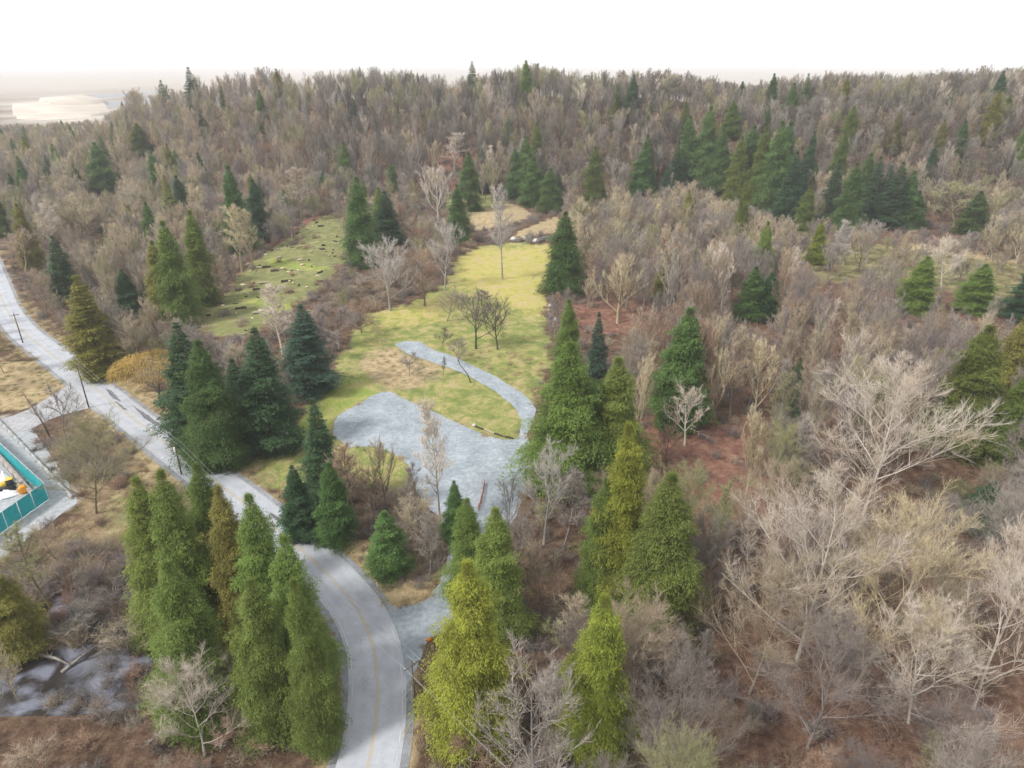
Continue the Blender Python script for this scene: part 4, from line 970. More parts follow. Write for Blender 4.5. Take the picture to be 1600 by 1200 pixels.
for k, (x, y, z, bx, by, dep) in enumerate(cands):
    if bad[k]: continue
    if (np.hypot(PL[:, 0] - x, PL[:, 1] - y) < np.maximum(PL[:, 2] * .75, 2.)).any(): continue
    if bx > 900 and 440 < by < 860 and random.random() < .08: continue
    style, c = species(bx, by); hgt = random.uniform(14, 23) * (.95 if style == 'slim' else 1); wd = hgt * random.uniform(.38, .56) * (.62 if style == 'slim' else 1)
    if by < 330: hgt *= 1.15
    if bx > 880 and 440 < by < 860: hgt *= 1.15
    if bx > 880 and by > 820: hgt *= 1.08; wd *= 1.15
    if by > 760 and bx > 860 and style in ('broad', 'vase'): style = 'great'; hgt = random.uniform(17, 25); wd = hgt * random.uniform(.5, .68)
    if style == 'small': hgt = random.uniform(4, 7); wd = hgt * 1.1
    if by > 300 and bx < 720 and bx > 330 and by < 600: hgt *= .75
    if bx > 880 and by < 480: hgt *= .85
    if bx < 330 and by < 330: hgt *= 1.05
    def pts_for(h): return [proj(x + o, y, z + h * f)[:2] for f, o in ((.3, 0), (.6, 0), (.9, 0), (.6, wd * .4), (.6, -wd * .4), (1.0, 0))]
    st0 = random.getstate()
    if blocked(bx, by, pts_for(hgt)):
        hgt *= .5; wd *= .7
        if random.random() < .5 or blocked(bx, by, pts_for(hgt)): continue
    woods.append([dep, x, y, z, bx, by, style, c, hgt, wd])
# some far conifers inside the woods
conf = []
rest = []
for t in woods:
    dep, x, y, z, bx, by = t[:6]; r = random.random()
    pc = .030 if by < 330 else (.010 if by < 520 and bx < 1250 else 0)
    if bx < 450 and by < 420: pc = .03
    if 1000 < bx < 1300 and 180 < by < 340: pc = .07
    if bx > 1100 and 330 < by < 520: pc = .025
    if r < pc and by > 170: conf.append(t)
    else: rest.append(t)
woods = rest
for t in conf:
    dep, x, y, z, bx, by, style, c, hgt, wd = t; kind = random.choice(['cedar', 'cedar', 'fir']); p = random.choice(CON[kind]); col = random.choice(['green', 'cedar', 'fir', 'green', 'ochre'])
    hgt *= 1.3; reg = next(ph for f, ph in REG if f(bx, by)); nmc = dict(green='green', cedar='olive green', fir='dark green', ochre='yellowish')[col]
    look = f'{nmc} {"fir" if kind == "fir" else "cedar"}'; ul = where(look, bx, by, hgt * F / dep); lb = f'{look} scattered {reg}'
    if ul: lb = ul
    put('cedar_tree' if kind == 'cedar' else 'fir_tree', con_meshes(p, col), p, (x, y, z - .2), hgt, hgt * random.uniform(.34, .48), lb, 'tree', None if ul else lb + ' group', lean=.02)
# the 300 bare trees that show largest are things; the rest of the wood is one object
for t in woods: t.append(t[8] * F / t[0] * (1 if -20 < t[4] < 1620 and proj(t[1], t[2], t[3] + t[8] * .6)[1] < 1190 else .3))
woods.sort(key=lambda t: -t[-1])
NIND = 300 - sum(1 for o in bpy.data.objects if o.name.startswith('bare_tree'))
for t in woods[:NIND]:
    dep, x, y, z, bx, by, style, c, hgt, wd = t[:10]; p = random.choice(BARE[style]); reg = next(ph for f, ph in REG if f(bx, by))
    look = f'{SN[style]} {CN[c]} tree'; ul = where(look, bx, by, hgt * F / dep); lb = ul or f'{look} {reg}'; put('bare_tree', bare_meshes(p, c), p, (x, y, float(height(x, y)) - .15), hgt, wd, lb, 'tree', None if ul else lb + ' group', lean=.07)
# ---- instanced stuff
def scatter(name, protos, pts, rot, scl, idx, label, cat):
    col = bpy.data.collections.new(name + '_kinds')
    for k, me in enumerate(protos):
        ms = me[1:] if isinstance(me, tuple) else (); me = me[0] if isinstance(me, tuple) else me
        o = bpy.data.objects.new('%s_kind_%03d' % (name, k), me); col.objects.link(o)
        for i, m_ in enumerate(ms): o.material_slots[i].link = 'OBJECT'; o.material_slots[i].material = m_
    me = bpy.data.meshes.new(name); me.vertices.add(len(pts)); me.vertices.foreach_set('co', np.asarray(pts, np.float32).ravel())
    a = me.attributes.new('rot', 'FLOAT_VECTOR', 'POINT'); a.data.foreach_set('vector', np.asarray(rot, np.float32).ravel())
    a = me.attributes.new('scl', 'FLOAT_VECTOR', 'POINT'); a.data.foreach_set('vector', np.asarray(scl, np.float32).ravel())
    a = me.attributes.new('idx', 'INT', 'POINT'); a.data.foreach_set('value', np.asarray(idx, np.int32))
    o = link(name, me); tag(o, label, cat, None, 'stuff')
    ng = bpy.data.node_groups.new(name, 'GeometryNodeTree'); ng.interface.new_socket('Geometry', in_out='INPUT', socket_type='NodeSocketGeometry'); ng.interface.new_socket('Geometry', in_out='OUTPUT', socket_type='NodeSocketGeometry')
    gi, go = ng.nodes.new('NodeGroupInput'), ng.nodes.new('NodeGroupOutput'); ip = ng.nodes.new('GeometryNodeInstanceOnPoints'); ci = ng.nodes.new('GeometryNodeCollectionInfo')
    ci.inputs['Collection'].default_value = col; ci.inputs['Separate Children'].default_value = True; ci.inputs['Reset Children'].default_value = True; ip.inputs['Pick Instance'].default_value = True
    def na(n, t):
        x = ng.nodes.new('GeometryNodeInputNamedAttribute'); x.data_type = t; x.inputs['Name'].default_value = n; return x.outputs['Attribute']
    e2r = ng.nodes.new('FunctionNodeEulerToRotation')
    L = ng.links.new; L(gi.outputs[0], ip.inputs['Points']); L(ci.outputs[0], ip.inputs['Instance']); L(na('idx', 'INT'), ip.inputs['Instance Index'])
    L(na('rot', 'FLOAT_VECTOR'), e2r.inputs[0]); L(e2r.outputs[0], ip.inputs['Rotation']); L(na('scl', 'FLOAT_VECTOR'), ip.inputs['Scale']); L(ip.outputs[0], go.inputs[0])
    md = o.modifiers.new('scatter', 'NODES'); md.node_group = ng; return o
keys, protos = {}, []
pts, rot, scl, idx = [], [], [], []
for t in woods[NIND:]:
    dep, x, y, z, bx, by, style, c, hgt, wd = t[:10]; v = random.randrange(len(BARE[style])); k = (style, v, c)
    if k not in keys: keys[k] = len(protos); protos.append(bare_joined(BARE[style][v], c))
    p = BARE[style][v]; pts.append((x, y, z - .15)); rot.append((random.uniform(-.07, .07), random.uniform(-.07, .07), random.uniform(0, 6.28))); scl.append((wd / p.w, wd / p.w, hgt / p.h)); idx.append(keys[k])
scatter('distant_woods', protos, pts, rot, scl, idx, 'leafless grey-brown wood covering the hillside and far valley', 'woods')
print('WOODS', len(woods), 'conf', len(conf), 'protos', len(protos))
# undergrowth
BR = []
for s, h, n, arch, c in ((41, 2.0, 40, .7, 'rust'), (42, 2.4, 40, .6, 'mauve'), (43, 1.6, 45, .9, 'tan'), (44, 2.2, 36, .7, 'grey'), (45, 1.3, 45, 1.0, 'rust'), (46, 1.8, 45, .8, 'dark'), (47, 3.2, 34, .45, 'mauve'), (48, 3.0, 34, .5, 'tan')):
    a = brush_arr(s, h, int(n * 1.5), arch, .6, 6, .018); BR.append(mesh_np('brush', *a, [TW[c]]))
bp_, br_, bs_, bi_ = [], [], [], []
yy = 48.
NOB = [LOT, PATH, SIDE]
cx = []
while yy < 470:
    st_ = 2.3 + yy * .0052; hw_ = .82 * yy + 8
    n = int(2 * hw_ / st_)
    cx.append(np.c_[-hw_ + (np.arange(n) + rng.random(n)) * st_, np.full(n, yy) + (rng.random(n) - .5) * st_]); yy += st_
for k, dens in (('pondbrush', .55), ('brushleft', .55), ('tip', .30), ('snagside', .45), ('lotfront', .40)):
    P = Z[k]; n = int(dens * (np.ptp(P[:, 0]) * np.ptp(P[:, 1]))); q = np.c_[rng.uniform(P[:, 0].min(), P[:, 0].max(), n), rng.uniform(P[:, 1].min(), P[:, 1].max(), n)]; cx.append(q[inpoly(q[:, 0], q[:, 1], P)])
cx = np.vstack(cx); dr_ = dist_road(cx[:, 0], cx[:, 1])
ok = dr_ > 6.2
for P in NOB + [Z['mound'], Z['mound2'], Z['dryleft'], Z['farmside']]: ok &= sd_poly(cx[:, 0], cx[:, 1], P) > .9
for k, pr in (('lawn', .0), ('clear', .12), ('field', .12), ('backgrass', .05), ('yard', .0), ('leftwild', .75), ('tip', .8), ('leftgreen', .1), ('redfloor', .3), ('redfloor2', .5), ('midgreen', .3)):
    ins = inpoly(cx[:, 0], cx[:, 1], Z[k]); ok &= ~ins | (rng.random(len(cx)) < pr)
pin = sd_poly(cx[:, 0], cx[:, 1], POND); ok &= (pin > -1) | inpoly(cx[:, 0], cx[:, 1], Z['pondbrush']) | (rng.random(len(cx)) < .40 + .75 * (lump(cx[:, 0], cx[:, 1], 3.6, 2.) > .1))
clump = lump(cx[:, 0], cx[:, 1], 9., 3.); ok &= (rng.random(len(cx)) < (.62 + .3 * clump) * np.where(cx[:, 0] > .06 * cx[:, 1], .75, 1))
ok &= ~((cx[:, 0] > -60) & (cx[:, 1] > 800))
cx = cx[ok]; zz = height(cx[:, 0], cx[:, 1]); inp = inpoly(cx[:, 0], cx[:, 1], POND); zz = np.where(inp, -.5, zz); q = rng.uniform(.55, 1.15, len(cx)) * (1 + .0015 * cx[:, 1])
near_road = dist_road(cx[:, 0], cx[:, 1]) < 13; q = np.where(near_road, q * .6, q)
idb = rng.integers(0, 8, len(cx)); idb = np.where(cx[:, 0] > .02 * cx[:, 1], rng.choice([0, 1, 2, 3, 4, 4, 0, 6], len(cx)), idb)
print('BRUSH', len(cx))
scatter('undergrowth', BR, np.c_[cx, zz], np.c_[rng.normal(0, .08, (len(cx), 2)), rng.uniform(0, 6.28, len(cx))], np.c_[q, q, q * rng.uniform(.7, 1.2, len(cx))], idb, 'brown leafless brushwood under and between the trees', 'undergrowth')
# dry grass tufts
TM = [mesh_np('tuft', *tuft_arr(s, h, 90, .35), [m]) for s, h, m in ((51, .6, mat('straw_grass', (.44,.35,.20), island=.25, objvar=.2)), (52, .8, mat('buff_grass', (.38,.29,.17), island=.25, objvar=.2)), (53, .35, mat('green_grass', (.17,.20,.05), island=.3, objvar=.2)))]
n = 16000; tx = rng.uniform(-190, 60, n); ty = rng.uniform(60, 260, n); drt = dist_road(tx, ty)
keep = (drt > 4.9) & (drt < 9.5)
for k, pr in (('dryleft', .5), ('leftwild', .5), ('verge1', .4), ('tip', .8), ('farmside', .35), ('lawntan', .35), ('pathbank', .6), ('leftgreen', .5)): keep |= inpoly(tx, ty, Z[k]) & (rng.random(n) < pr) & (drt > 4.9)
for P in NOB + [Z['yard'], POND]: keep &= sd_poly(tx, ty, P) > .3
keep |= (np.abs(sd_poly(tx, ty, LOT)) < .5) & (drt > 6) & (rng.random(n) < .9)
tx, ty = tx[keep], ty[keep]; q = rng.uniform(.7, 1.5, len(tx)); print('TUFTS', len(tx))
scatter('dry_grass', TM, np.c_[tx, ty, height(tx, ty)], np.c_[np.zeros((len(tx), 2)), rng.uniform(0, 6.28, len(tx))], np.c_[q, q, q], rng.choice([0, 0, 1, 2], len(tx)), 'tufts of straw-coloured grass on verges and banks', 'grass')

# ------------------------------------------------------------------ utility poles, wires
M_pole = mat('weathered_pole_wood', (.13,.105,.085), scale=4, bump=.4); M_metal = mat('galvanised_metal', (.45,.46,.47), rough=.45, metal=.6); M_cer = mat('insulator_grey', (.5,.5,.5), rough=.3)
M_wire = mat('wire_aluminium', (.42,.43,.45), rough=.5); M_conc = mat('concrete_grey', (.42,.42,.42), scale=2, bump=.3); M_white = mat('white_paint', (.75,.75,.75), rough=.5)
def pole(bx, by, ty, label, trans=False, lamp=False, ry=0., hfix=None):
    P, h, _ = size_from_px(bx, by, ty, 1); h = hfix or h
    t = empty('utility_pole', (P[0], P[1], 0), ry, label, 'utility pole', 'poles carrying the wires along the road')
    MB().tube([(0,0,-.5),(0,0,h*.5),(0,0,h)], [.19,.16,.12], 8).build('pole', M_pole, t, smooth_=True)
    MB().box((0, 0.14, h - .7), (2.6, .12, .14), bev=.01).build('crossarm', M_pole, t)
    for x in (-1.15, -.35, 1.15): MB().tube([(x, .14, h - .62), (x, .14, h - .50), (x, .14, h - .40)], [.03, .07, .05], 6).build('insulator', M_cer, t)
    if trans: MB().tube([(0, -.42, h - 2.6), (0, -.42, h - 2.5), (0, -.42, h - 1.6), (0, -.42, h - 1.5)], [.22, .28, .28, .2], 10).build('transformer', M_white, t)
    if lamp:
        MB().tube([(0,0,h*.62),(1.0,0,h*.68),(2.5,0,h*.69)], .05, 6).build('lamp_arm', M_metal, t); MB().box((2.8,0,h*.69),(.8,.28,.14), bev=.03).build('lamp_head', M_white, t)
    c, s = math.cos(ry), math.sin(ry)
    return [Vector((P[0] + x*c - .14*s, P[1] + x*s + .14*c, h - .38)) for x in (-1.15, -.35, 1.15)] + [Vector((P[0], P[1], h - 2.9))]
cdir = lambda a, b: math.atan2(b[1]-a[1], b[0]-a[0]) - math.pi/2
gA, gB, gC, gD = px(36,536), px(139,637), px(284,742), px(650,1120)
ryA = cdir(gA, gB); ryC = cdir(gB, gC)
WA = pole(36, 536, 489, 'distant wooden utility pole where the far road bends', ry=ryA)
WB = pole(139, 637, 568, 'wooden utility pole at the corner of the side road', ry=ryA)
WC = pole(284, 742, 690, 'utility pole with white transformer and lamp arm over the road', True, True, ry=ryC)
WD = pole(650, 1120, 1032, 'nearest utility pole with crossarm by the driveway mouth', ry=ryC - .1)
WZ = [v + (WA[0] - WB[0]) * 1.0 for v in WA]
names = ['nearest the road', 'in the middle of the crossarms', 'on the outer crossarm ends', 'lowest on the poles']
for k in range(4):
    P = []; chain = [WA[k], WB[k], WC[k], WD[k], WD[k] + (WD[k] - WC[k]) * .5]
    for a, b in zip(chain[:-1], chain[1:]):
        sag = (b - a).length * .012
        for i in range(12): f = i / 12; v = a.lerp(b, f); v.z -= sag * 4 * f * (1 - f); P.append(v)
    P.append(chain[-1]); tag(MB().tube(P, .015, 4).build('power_line', M_wire), 'long sagging overhead wire running ' + names[k], 'wire', 'overhead wires along the road')
# leaning dark snag beside the side road
P, h, _ = size_from_px(80, 686, 617, 1); t = empty('dead_snag', P, 0, 'dark leaning dead trunk between the side road and the brush', 'dead tree')
MB().tube([(0,0,-.4),(-1.0,.5,h*.3),(-2.6,1.,h*.66),(-4.2,1.4,h)], [.22,.18,.13,.06], 7).build('trunk', BK['dark'], t, smooth_=True)
for k in range(9):
    f = .35 + k * .07; q = Vector((-4.0*f, 1.4*f, h*f)); MB().tube([q, q + Vector((random.uniform(-1.3, 1.3), random.uniform(-.6, .6), random.uniform(.2, 1.1)))], [.04, .01], 4).build('branch', BK['dark'], t)
# bent snag on the path edge
P, h, _ = size_from_px(736, 598, 553, 1); t = empty('dead_snag', P, 0, 'bent bare snag leaning over the gravel path', 'dead tree')
MB().tube([(0,0,-.2),(-.9,0,h*.3),(-2.9,.2,h*.62),(-3.9,.3,h*1.02)], [.16,.13,.09,.03], 6).build('trunk', BK['dark'], t, smooth_=True)
for a_, b_ in (((-1.5,0,h*.42),(-2.6,.5,h*.40)), ((-2.9,.2,h*.62),(-4.6,0,h*.7)), ((-3.2,.2,h*.75),(-2.7,.5,h*.95))): MB().tube([a_, b_], [.05, .012], 4).build('branch', BK['dark'], t)

# ------------------------------------------------------------------ teal fence and the yard
M_teal = mat('teal_mesh_screen', (.022,.33,.36), rough=.6, scale=.9, var=.12, bump=.25, bscale=2.5, transl=.1); M_rail = mat('fence_rail', (.62,.66,.68), rough=.5)
def teal_fence(a, b, H, label, n=None):
    a = np.array(a); b = np.array(b); L = np.linalg.norm(b - a); n = n or max(2, int(L / 3.0)); ry = math.atan2(b[1]-a[1], b[0]-a[0])
    t = empty('screened_fence', (a[0], a[1], 0), ry, label, 'fence'); st_ = L / n
    for k in range(n):
        m = MB(); nx_, nz_ = 8, 6; V = []; 
        for j in range(nz_ + 1):
            for i in range(nx_ + 1):
                u, v = i / nx_, j / nz_; V.append((k * st_ + .05 + u * (st_ - .1), .09 * math.sin(u * 9 + k * 1.3) * math.sin(v * 3.1 + k) , .18 + v * (H - .28) - .05 * math.sin(u * math.pi) * (v > .9)))
        m.add(V, (), [(j*(nx_+1)+i, j*(nx_+1)+i+1, (j+1)*(nx_+1)+i+1, (j+1)*(nx_+1)+i) for j in range(nz_) for i in range(nx_)]); m.build('screen_panel', M_teal, t, smooth_=True)
    for k in range(n + 1): MB().tube([(k*st_, .12, -.3), (k*st_, .12, H + .05)], .05, 6).build('post', M_rail, t)
    MB().tube([(0, .12, H), (L, .12, H)], .05, 6).build('top_rail', M_rail, t)
    return t
cor = px(76, 781)[:2]
HF = 4.0
teal_fence(px(-75, 640)[:2], cor, HF, 'teal screened fence running up the left side of the yard')
teal_fence(cor, px(-60, 878)[:2], HF, 'teal screened fence along the near side of the yard')
# concrete blocks inside
a = np.array(px(-10, 706)[:2]); b = np.array(px(58, 783)[:2]); n = 9
M_blk = mat('stained_concrete', (.40,.38,.36), col2=(.27,.20,.17), scale=.8, bump=.3)
ry = math.atan2(b[1]-a[1], b[0]-a[0]); L = np.linalg.norm(b - a)
pos = ['farthest'] + ['']*7 + ['nearest']
for k in range(n):
    c = a + (b - a) * (k + .5) / n
    o = MB().box((0, 0, .6), (L / n * .93, .75, 1.2), bev=.05).build('concrete_block', M_blk, None, (c[0], c[1], .06)); o.rotation_euler[2] = ry + random.uniform(-.03, .03)
    tag(o, 'stained concrete block in the row inside the teal fence', 'concrete block', 'row of concrete blocks inside the teal fence')
a = np.array(px(-60, 598)[:2]); b = np.array(px(114, 779)[:2]); L = np.linalg.norm(b - a); n = int(L / 4); ry = math.atan2(b[1]-a[1], b[0]-a[0])
prof_ = [(-.3,0),(.3,0),(.26,.18),(.11,.4),(.08,.85),(-.08,.85),(-.11,.4),(-.26,.18)]
m = MB(); hl = 1.9
m.add([(-hl, y_, z_) for y_, z_ in prof_] + [(hl, y_, z_) for y_, z_ in prof_], [], [(i, i+8, (i+1) % 8+8, (i+1) % 8) for i in range(8)] + [(0,1,2,7),(7,2,3,6),(6,3,4,5),(15,10,9,8),(14,11,10,15),(13,12,11,14)])
jm = m.mesh('concrete_barrier', M_conc)
for k in range(n):
    c = a + (b - a) * (k + .5) / n; 
    if proj(c[0], c[1], 0)[0] < -60: continue
    if 618 < proj(c[0], c[1], 0)[1] < 652: continue   # gap for the side road
    o = link('concrete_barrier', jm, None, (c[0], c[1], .06)); o.rotation_euler[2] = ry
    tag(o, 'grey low road barrier in the line outside the teal fence', 'barrier', 'line of low concrete barriers outside the teal fence')
# things standing in the yard
c = px(12, 768); t = empty('loader', (c[0], c[1], .06), .5, 'dark and yellow machine parked in the yard behind the fence', 'machine')
M_dk = mat('dark_machine_paint', (.035,.04,.05), rough=.45); M_ym = mat('yellow_machine_paint', (.62,.42,.06), rough=.4); M_or = mat('orange_paint', (.80,.30,.03), rough=.45); M_rub = mat('rubber_black', (.02,.02,.02), rough=.8)
MB().box((0,0,1.05),(3.4,1.5,.8), bev=.12).build('chassis', M_dk, t); MB().box((-.5,0,1.85),(1.5,1.3,.8), bev=.15).build('hood', M_ym, t)
MB().box((.9,0,2.1),(1.1,1.2,1.3), bev=.1).build('cab', M_dk, t); MB().box((.9,0,2.80),(1.3,1.4,.1), bev=.04).build('cab_roof', M_ym, t)
for x in (-1.05, 1.05):
    for y in (-.95, .95): MB().tube([(x, y-.2, .62), (x, y+.2, .62)], .62, 16).build('wheel', M_rub, t)
MB().tube([(1.5,-.5,1.3),(2.6,-.5,1.0),(3.2,-.5,.5)], .1, 6).build('lift_arm', M_ym, t); MB().tube([(1.5,.5,1.3),(2.6,.5,1.0),(3.2,.5,.5)], .1, 6).build('lift_arm', M_ym, t)
MB().box((3.45,0,.5),(.6,1.9,.7), bev=.12, tilt=.25).build('bucket', M_dk, t)
c = px(38, 772); o = MB().tube([(-.15,0,.9),(-.1,0,.9),(.9,0,.9),(.95,0,.9)], [.65,.85,.85,.65], 18).build('orange_drum', M_or, None, (c[0], c[1], .06), True); o.rotation_euler[2] = 2.2; tag(o, 'bright orange cable drum lying beside the dark machine', 'drum')
M_tarp = mat('white_tarp', (.72,.74,.76), rough=.55, bump=.5, bscale=3)
def heap(name, c, r, h, mt, label, cat, seed, pointed=1.):
    rs = np.random.default_rng(seed); m = MB(); V = []; nr, na_ = 6, 14
    for j in range(nr):
        for k in range(na_):
            f = j / nr; an = 6.283 * k / na_; rr = r * (1 - f**pointed) * rs.uniform(.78, 1.15); V.append((math.cos(an)*rr, math.sin(an)*rr*.7, h * f * rs.uniform(.85, 1.1)))
    V.append((0, 0, h)); m.add(V, [((nr-1)*na_+k, (nr-1)*na_+(k+1) % na_, nr*na_) for k in range(na_)], [(j*na_+k, j*na_+(k+1) % na_, (j+1)*na_+(k+1) % na_, (j+1)*na_+k) for j in range(nr-1) for k in range(na_)])
    return tag(m.build(name, mt, None, (c[0], c[1], .06)), label, cat)
heap('tarp_heap', px(10, 752), 1.9, 2.6, M_tarp, 'peaked white tarpaulin heap at the far side of the yard machine', 'tarpaulin', 3)
heap('scrap_heap', px(4, 772), 3.2, 1.0, M_tarp, 'low pale heap of scrap in the yard beside the machine', 'scrap heap', 4, 2)
# ------------------------------------------------------------------ sign, marker, logs, rocks, orange barrier
P, h, _ = size_from_px(672, 1018, 992, 1); t = empty('warning_sign', (P[0], P[1], 0), .15, 'orange diamond warning sign at the driveway mouth', 'sign')
MB().box((0, .04, 1.2), (.09, .06, 2.9)).build('post', M_pole, t)
sg = MB(); dd = .62; sg.add([(-dd,0,2.35),(0,0,2.35-dd),(dd,0,2.35),(0,0,2.35+dd),(-dd,-.03,2.35),(0,-.03,2.35-dd),(dd,-.03,2.35),(0,-.03,2.35+dd)], [], [(0,1,2,3),(7,6,5,4),(0,4,5,1),(1,5,6,2),(2,6,7,3),(3,7,4,0)]); sg.build('sign_panel', M_or, t)
bd = MB()
for (x0, z0), (x1, z1) in (((-.54,0),(0,-.54)),((0,-.54),(.54,0)),((.54,0),(0,.54)),((0,.54),(-.54,0))): bd.tube([(x0,-.034,2.35+z0),(x1,-.034,2.35+z1)], .018, 4)
bd.build('border', M_rub, t)
P, h, _ = size_from_px(590, 921, 905, 1); t = empty('marker_post', (P[0], P[1], 0), 0, 'thin white marker post on the shoulder of the bend', 'marker post'); MB().box((0,0,.7),(.14,.06,1.6), bev=.01).build('post', M_white, t); MB().box((0,-.035,1.3),(.10,.012,.16)).build('reflector', M_or, t)
M_logd = mat('dark_log_bark', (.055,.045,.035), scale=4, bump=.4); M_logl = mat('peeled_log', (.42,.36,.27), scale=4, col2=(.30,.25,.19)); M_cut = mat('fresh_cut_wood', (.62,.53,.36), scale=6)
def log(x, y, L, r, rz, dark, label, grp, tilt=0):
    t = empty('log', (x, y, float(height(x, y))), rz, label, 'log', grp); t.rotation_euler[1] = tilt
    MB().tube([(-L/2,0,r*.9),(-L/6,.05,r),(L/6,-.04,r),(L/2,0,r*.85)], [r*1.05,r,r*.95,r*.85], 8, cap=False).build('bark', M_logd if dark else M_logl, t, smooth_=True)
    for s, rr in ((-1, r*1.04), (1, r*.84)): MB().tube([(s*L/2*.998,0,r*.9),(s*(L/2+.015),0,r*.9)], rr, 8).build('cut_end', M_cut, t)
for bx, by, Lp, dark, lb in ((417,418,13,1,'dark log nearest the top left of the cleared slope'),(430,424,13,1,'dark log just below the bright green strip on the cleared slope'),(448,440,17,1,'longest dark log in the middle of the cleared slope'),(413,443,15,0,'pale brown log left of the longest dark log'),(401,453,11,1,'dark log low on the left of the cleared slope'),(501,441,11,1,'dark log on the right side of the cleared slope'),(455,457,8,1,'short dark log under the bare birch tops of the cleared slope'),(343,474,13,0,'pale log at the lower left tip of the clearing'),(381,482,9,1,'dark log at the foot of the clearing'),(326,494,7,1,'small dark log lowest on the clearing'),(502,354,10,1,'dark log at the top of the cleared slope'),(400,490,8,0,'pale log near the foot of the clearing by the fir tops')):
    P = px(bx, by); d = proj(*P)[2]; log(P[0], P[1], Lp * d / F * 1.05, .42, random.uniform(.05, .45), dark, lb, None)
cp = Z['clear']; k = 0
while k < 110:
    x = random.uniform(cp[:,0].min(), cp[:,0].max()); y = random.uniform(cp[:,1].min(), cp[:,1].max())
    if not inpoly(np.float64(x), np.float64(y), cp): continue
    k += 1; dk = random.random() < .35; L_ = random.uniform(.8, 2.6); r_ = random.uniform(.2, .45)
    o = MB().tube([(-L_/2,0,r_*.8),(0,.04,r_*.9),(L_/2,0,r_*.7)], [r_*.8, r_, r_*.7], 6).build('wood_chunk', M_logd if dk else (M_cut if random.random() < .6 else M_logl), None, (x, y, float(height(x, y)))); o.rotation_euler[2] = random.uniform(0, 3.14)
    tag(o, ('small dark' if dk else 'small pale') + ' piece of cut wood strewn on the cleared slope', 'wood piece', ('dark' if dk else 'pale') + ' wood pieces strewn over the cleared slope')
# log kerb along the grass above the lot
kp = [px(742,667),(px(757,672)),(px(772,678)),(px(788,683)),(px(803,686))]
for k, (a_, b_) in enumerate(zip(kp[:-1], kp[1:])):
    L_ = math.hypot(b_[0]-a_[0], b_[1]-a_[1]); log((a_[0]+b_[0])/2, (a_[1]+b_[1])/2, L_*.95, .2, math.atan2(b_[1]-a_[1], b_[0]-a_[0]), k != 1, ['log at the left end of the lot edging, beside a white stone','second log of the edging between grass and lot','third log of the edging between grass and lot','log at the path end of the lot edging'][k], None)
M_rock = mat('pale_rock', (.50,.49,.47), scale=3, bump=.4); M_rockd = mat('dark_rock', (.12,.11,.11), scale=3, bump=.4)
def rock(x, y, r, mt, label, grp=None, seed=0):
    rs = np.random.default_rng(seed); m = MB(); V = []; na_ = 8
    for zf, rf in ((0, .9), (.35, 1.05), (.7, .8), (.95, .4)):
        for k in range(na_): an = 6.283 * k / na_; rr = r * rf * rs.uniform(.8, 1.15); V.append((math.cos(an)*rr, math.sin(an)*rr*.85, r * 1.1 * zf))
    V.append((0, 0, r * 1.1)); m.add(V, [(3*na_+k, 3*na_+(k+1) % na_, 4*na_) for k in range(na_)], [(j*na_+k, j*na_+(k+1) % na_, (j+1)*na_+(k+1) % na_, (j+1)*na_+k) for j in range(3) for k in range(na_)])
    return tag(m.build('rock', mt, None, (x, y, float(terrain(x, y)) - r * .1)), label, 'rock', grp)
P = px(741, 665); rock(P[0], P[1], .55, M_rock, 'white stone at the left end of the log edging', seed=1)
for k in range(16):
    P = px(802 + k * 4.4, 375 + 3 * math.sin(k * .9)); rock(P[0], P[1], random.uniform(1.0, 1.7), M_rockd if k % 4 else M_rock, ('dark' if k % 4 else 'grey') + ' boulder in the rock line at the top of the lawn', ('dark' if k % 4 else 'grey') + ' boulders at the top of the lawn', seed=k + 10)
for k in range(14):
    P = px(862 + random.uniform(-5, 9), 478 + k * 2.6); rock(P[0], P[1], random.uniform(.5, 1.1), M_rock if k % 3 == 0 else M_rockd, ('pale' if k % 3 == 0 else 'dark') + ' rubble stone heaped at the right edge of the lawn', ('pale' if k % 3 == 0 else 'dark') + ' rubble at the right lawn edge', seed=k + 40)
t = empty('orange_barrier_fence', px(757, 756), 0, 'orange mesh barrier strip between the gravel lot and the brush', 'barrier fence')
o0 = Vector(px(757, 756)); pp = [Vector(px(*q)) - o0 for q in ((757,756),(755,770),(752,784),(748,798))]
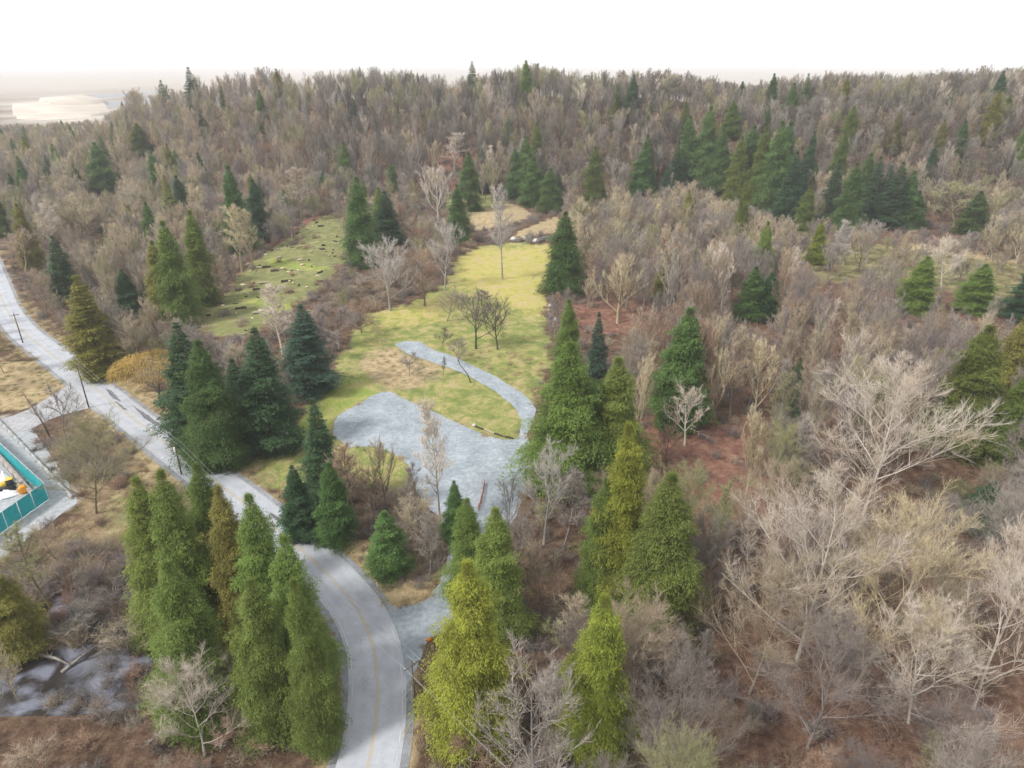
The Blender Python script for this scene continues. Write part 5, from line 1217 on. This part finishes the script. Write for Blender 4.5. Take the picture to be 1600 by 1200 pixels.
for a_, b_ in zip(pp[:-1], pp[1:]):
    m = MB(); hh = 1.2
    for j in range(6): z_ = .15 + j * .19; m.tube([(a_.x, a_.y, a_.z + z_), (b_.x, b_.y, b_.z + z_)], .035, 4)
    for i in range(10): f = i / 9; q_ = a_.lerp(b_, f); m.tube([(q_.x, q_.y, q_.z + .1), (q_.x, q_.y, q_.z + 1.15)], .035, 4)
    m.build('mesh_panel', mat('orange_mesh', (.62,.20,.08)), t)
for q_ in pp: MB().tube([(q_.x, q_.y, q_.z - .2), (q_.x, q_.y, q_.z + 1.4)], .05, 5).build('post', M_pole, t)
# fallen trunks in the pond
for (a_, b_, lb) in (((95,1048),(150,1010),'long fallen trunk lying across the pond at the bottom left'), ((155,1000),(215,998),'half-sunk branchy log in the pond below the dead shrubs'), ((60,1020),(110,1040),'short pale fallen trunk at the pond bottom'), ((130,905),(138,948),'thin pale trunk rising over the upper pond')):
    A_, B_ = Vector(px(*a_)), Vector(px(*b_)); A_.z = -.35; B_.z = .1; t = empty('fallen_trunk', A_, 0, lb, 'fallen trunk'); D_ = B_ - A_
    MB().tube([(0,0,0), D_*.5 + Vector((.2,.1,.2)), D_], [.28,.22,.1], 7).build('trunk', BK['grey'], t, smooth_=True)
    for k in range(5): q_ = D_ * random.uniform(.3, .95); MB().tube([q_, q_ + Vector((random.uniform(-1,1), random.uniform(-1,1), random.uniform(.2,1.2)))], [.06,.01], 4).build('branch', BK['grey'], t)

# ------------------------------------------------------------------ haze
if HAZE > 0:
    m = MB(); m.box((0, 5900, 45.0), (18600, 15400, 94.0)); o = m.build('haze', None); o.data.materials.clear()
    hm = bpy.data.materials.new('haze_air'); hm.use_nodes = True; N = hm.node_tree.nodes; N.remove(N['Principled BSDF']); v = N.new('ShaderNodeVolumePrincipled')
    v.inputs['Color'].default_value = (.93, .95, 1, 1); v.inputs['Density'].default_value = HAZE; hm.node_tree.links.new(v.outputs[0], N['Material Output'].inputs['Volume'])
    o.data.materials.append(hm); o['kind'] = 'stuff'; o['label'] = 'thin pale haze over the whole valley'; o['category'] = 'haze'
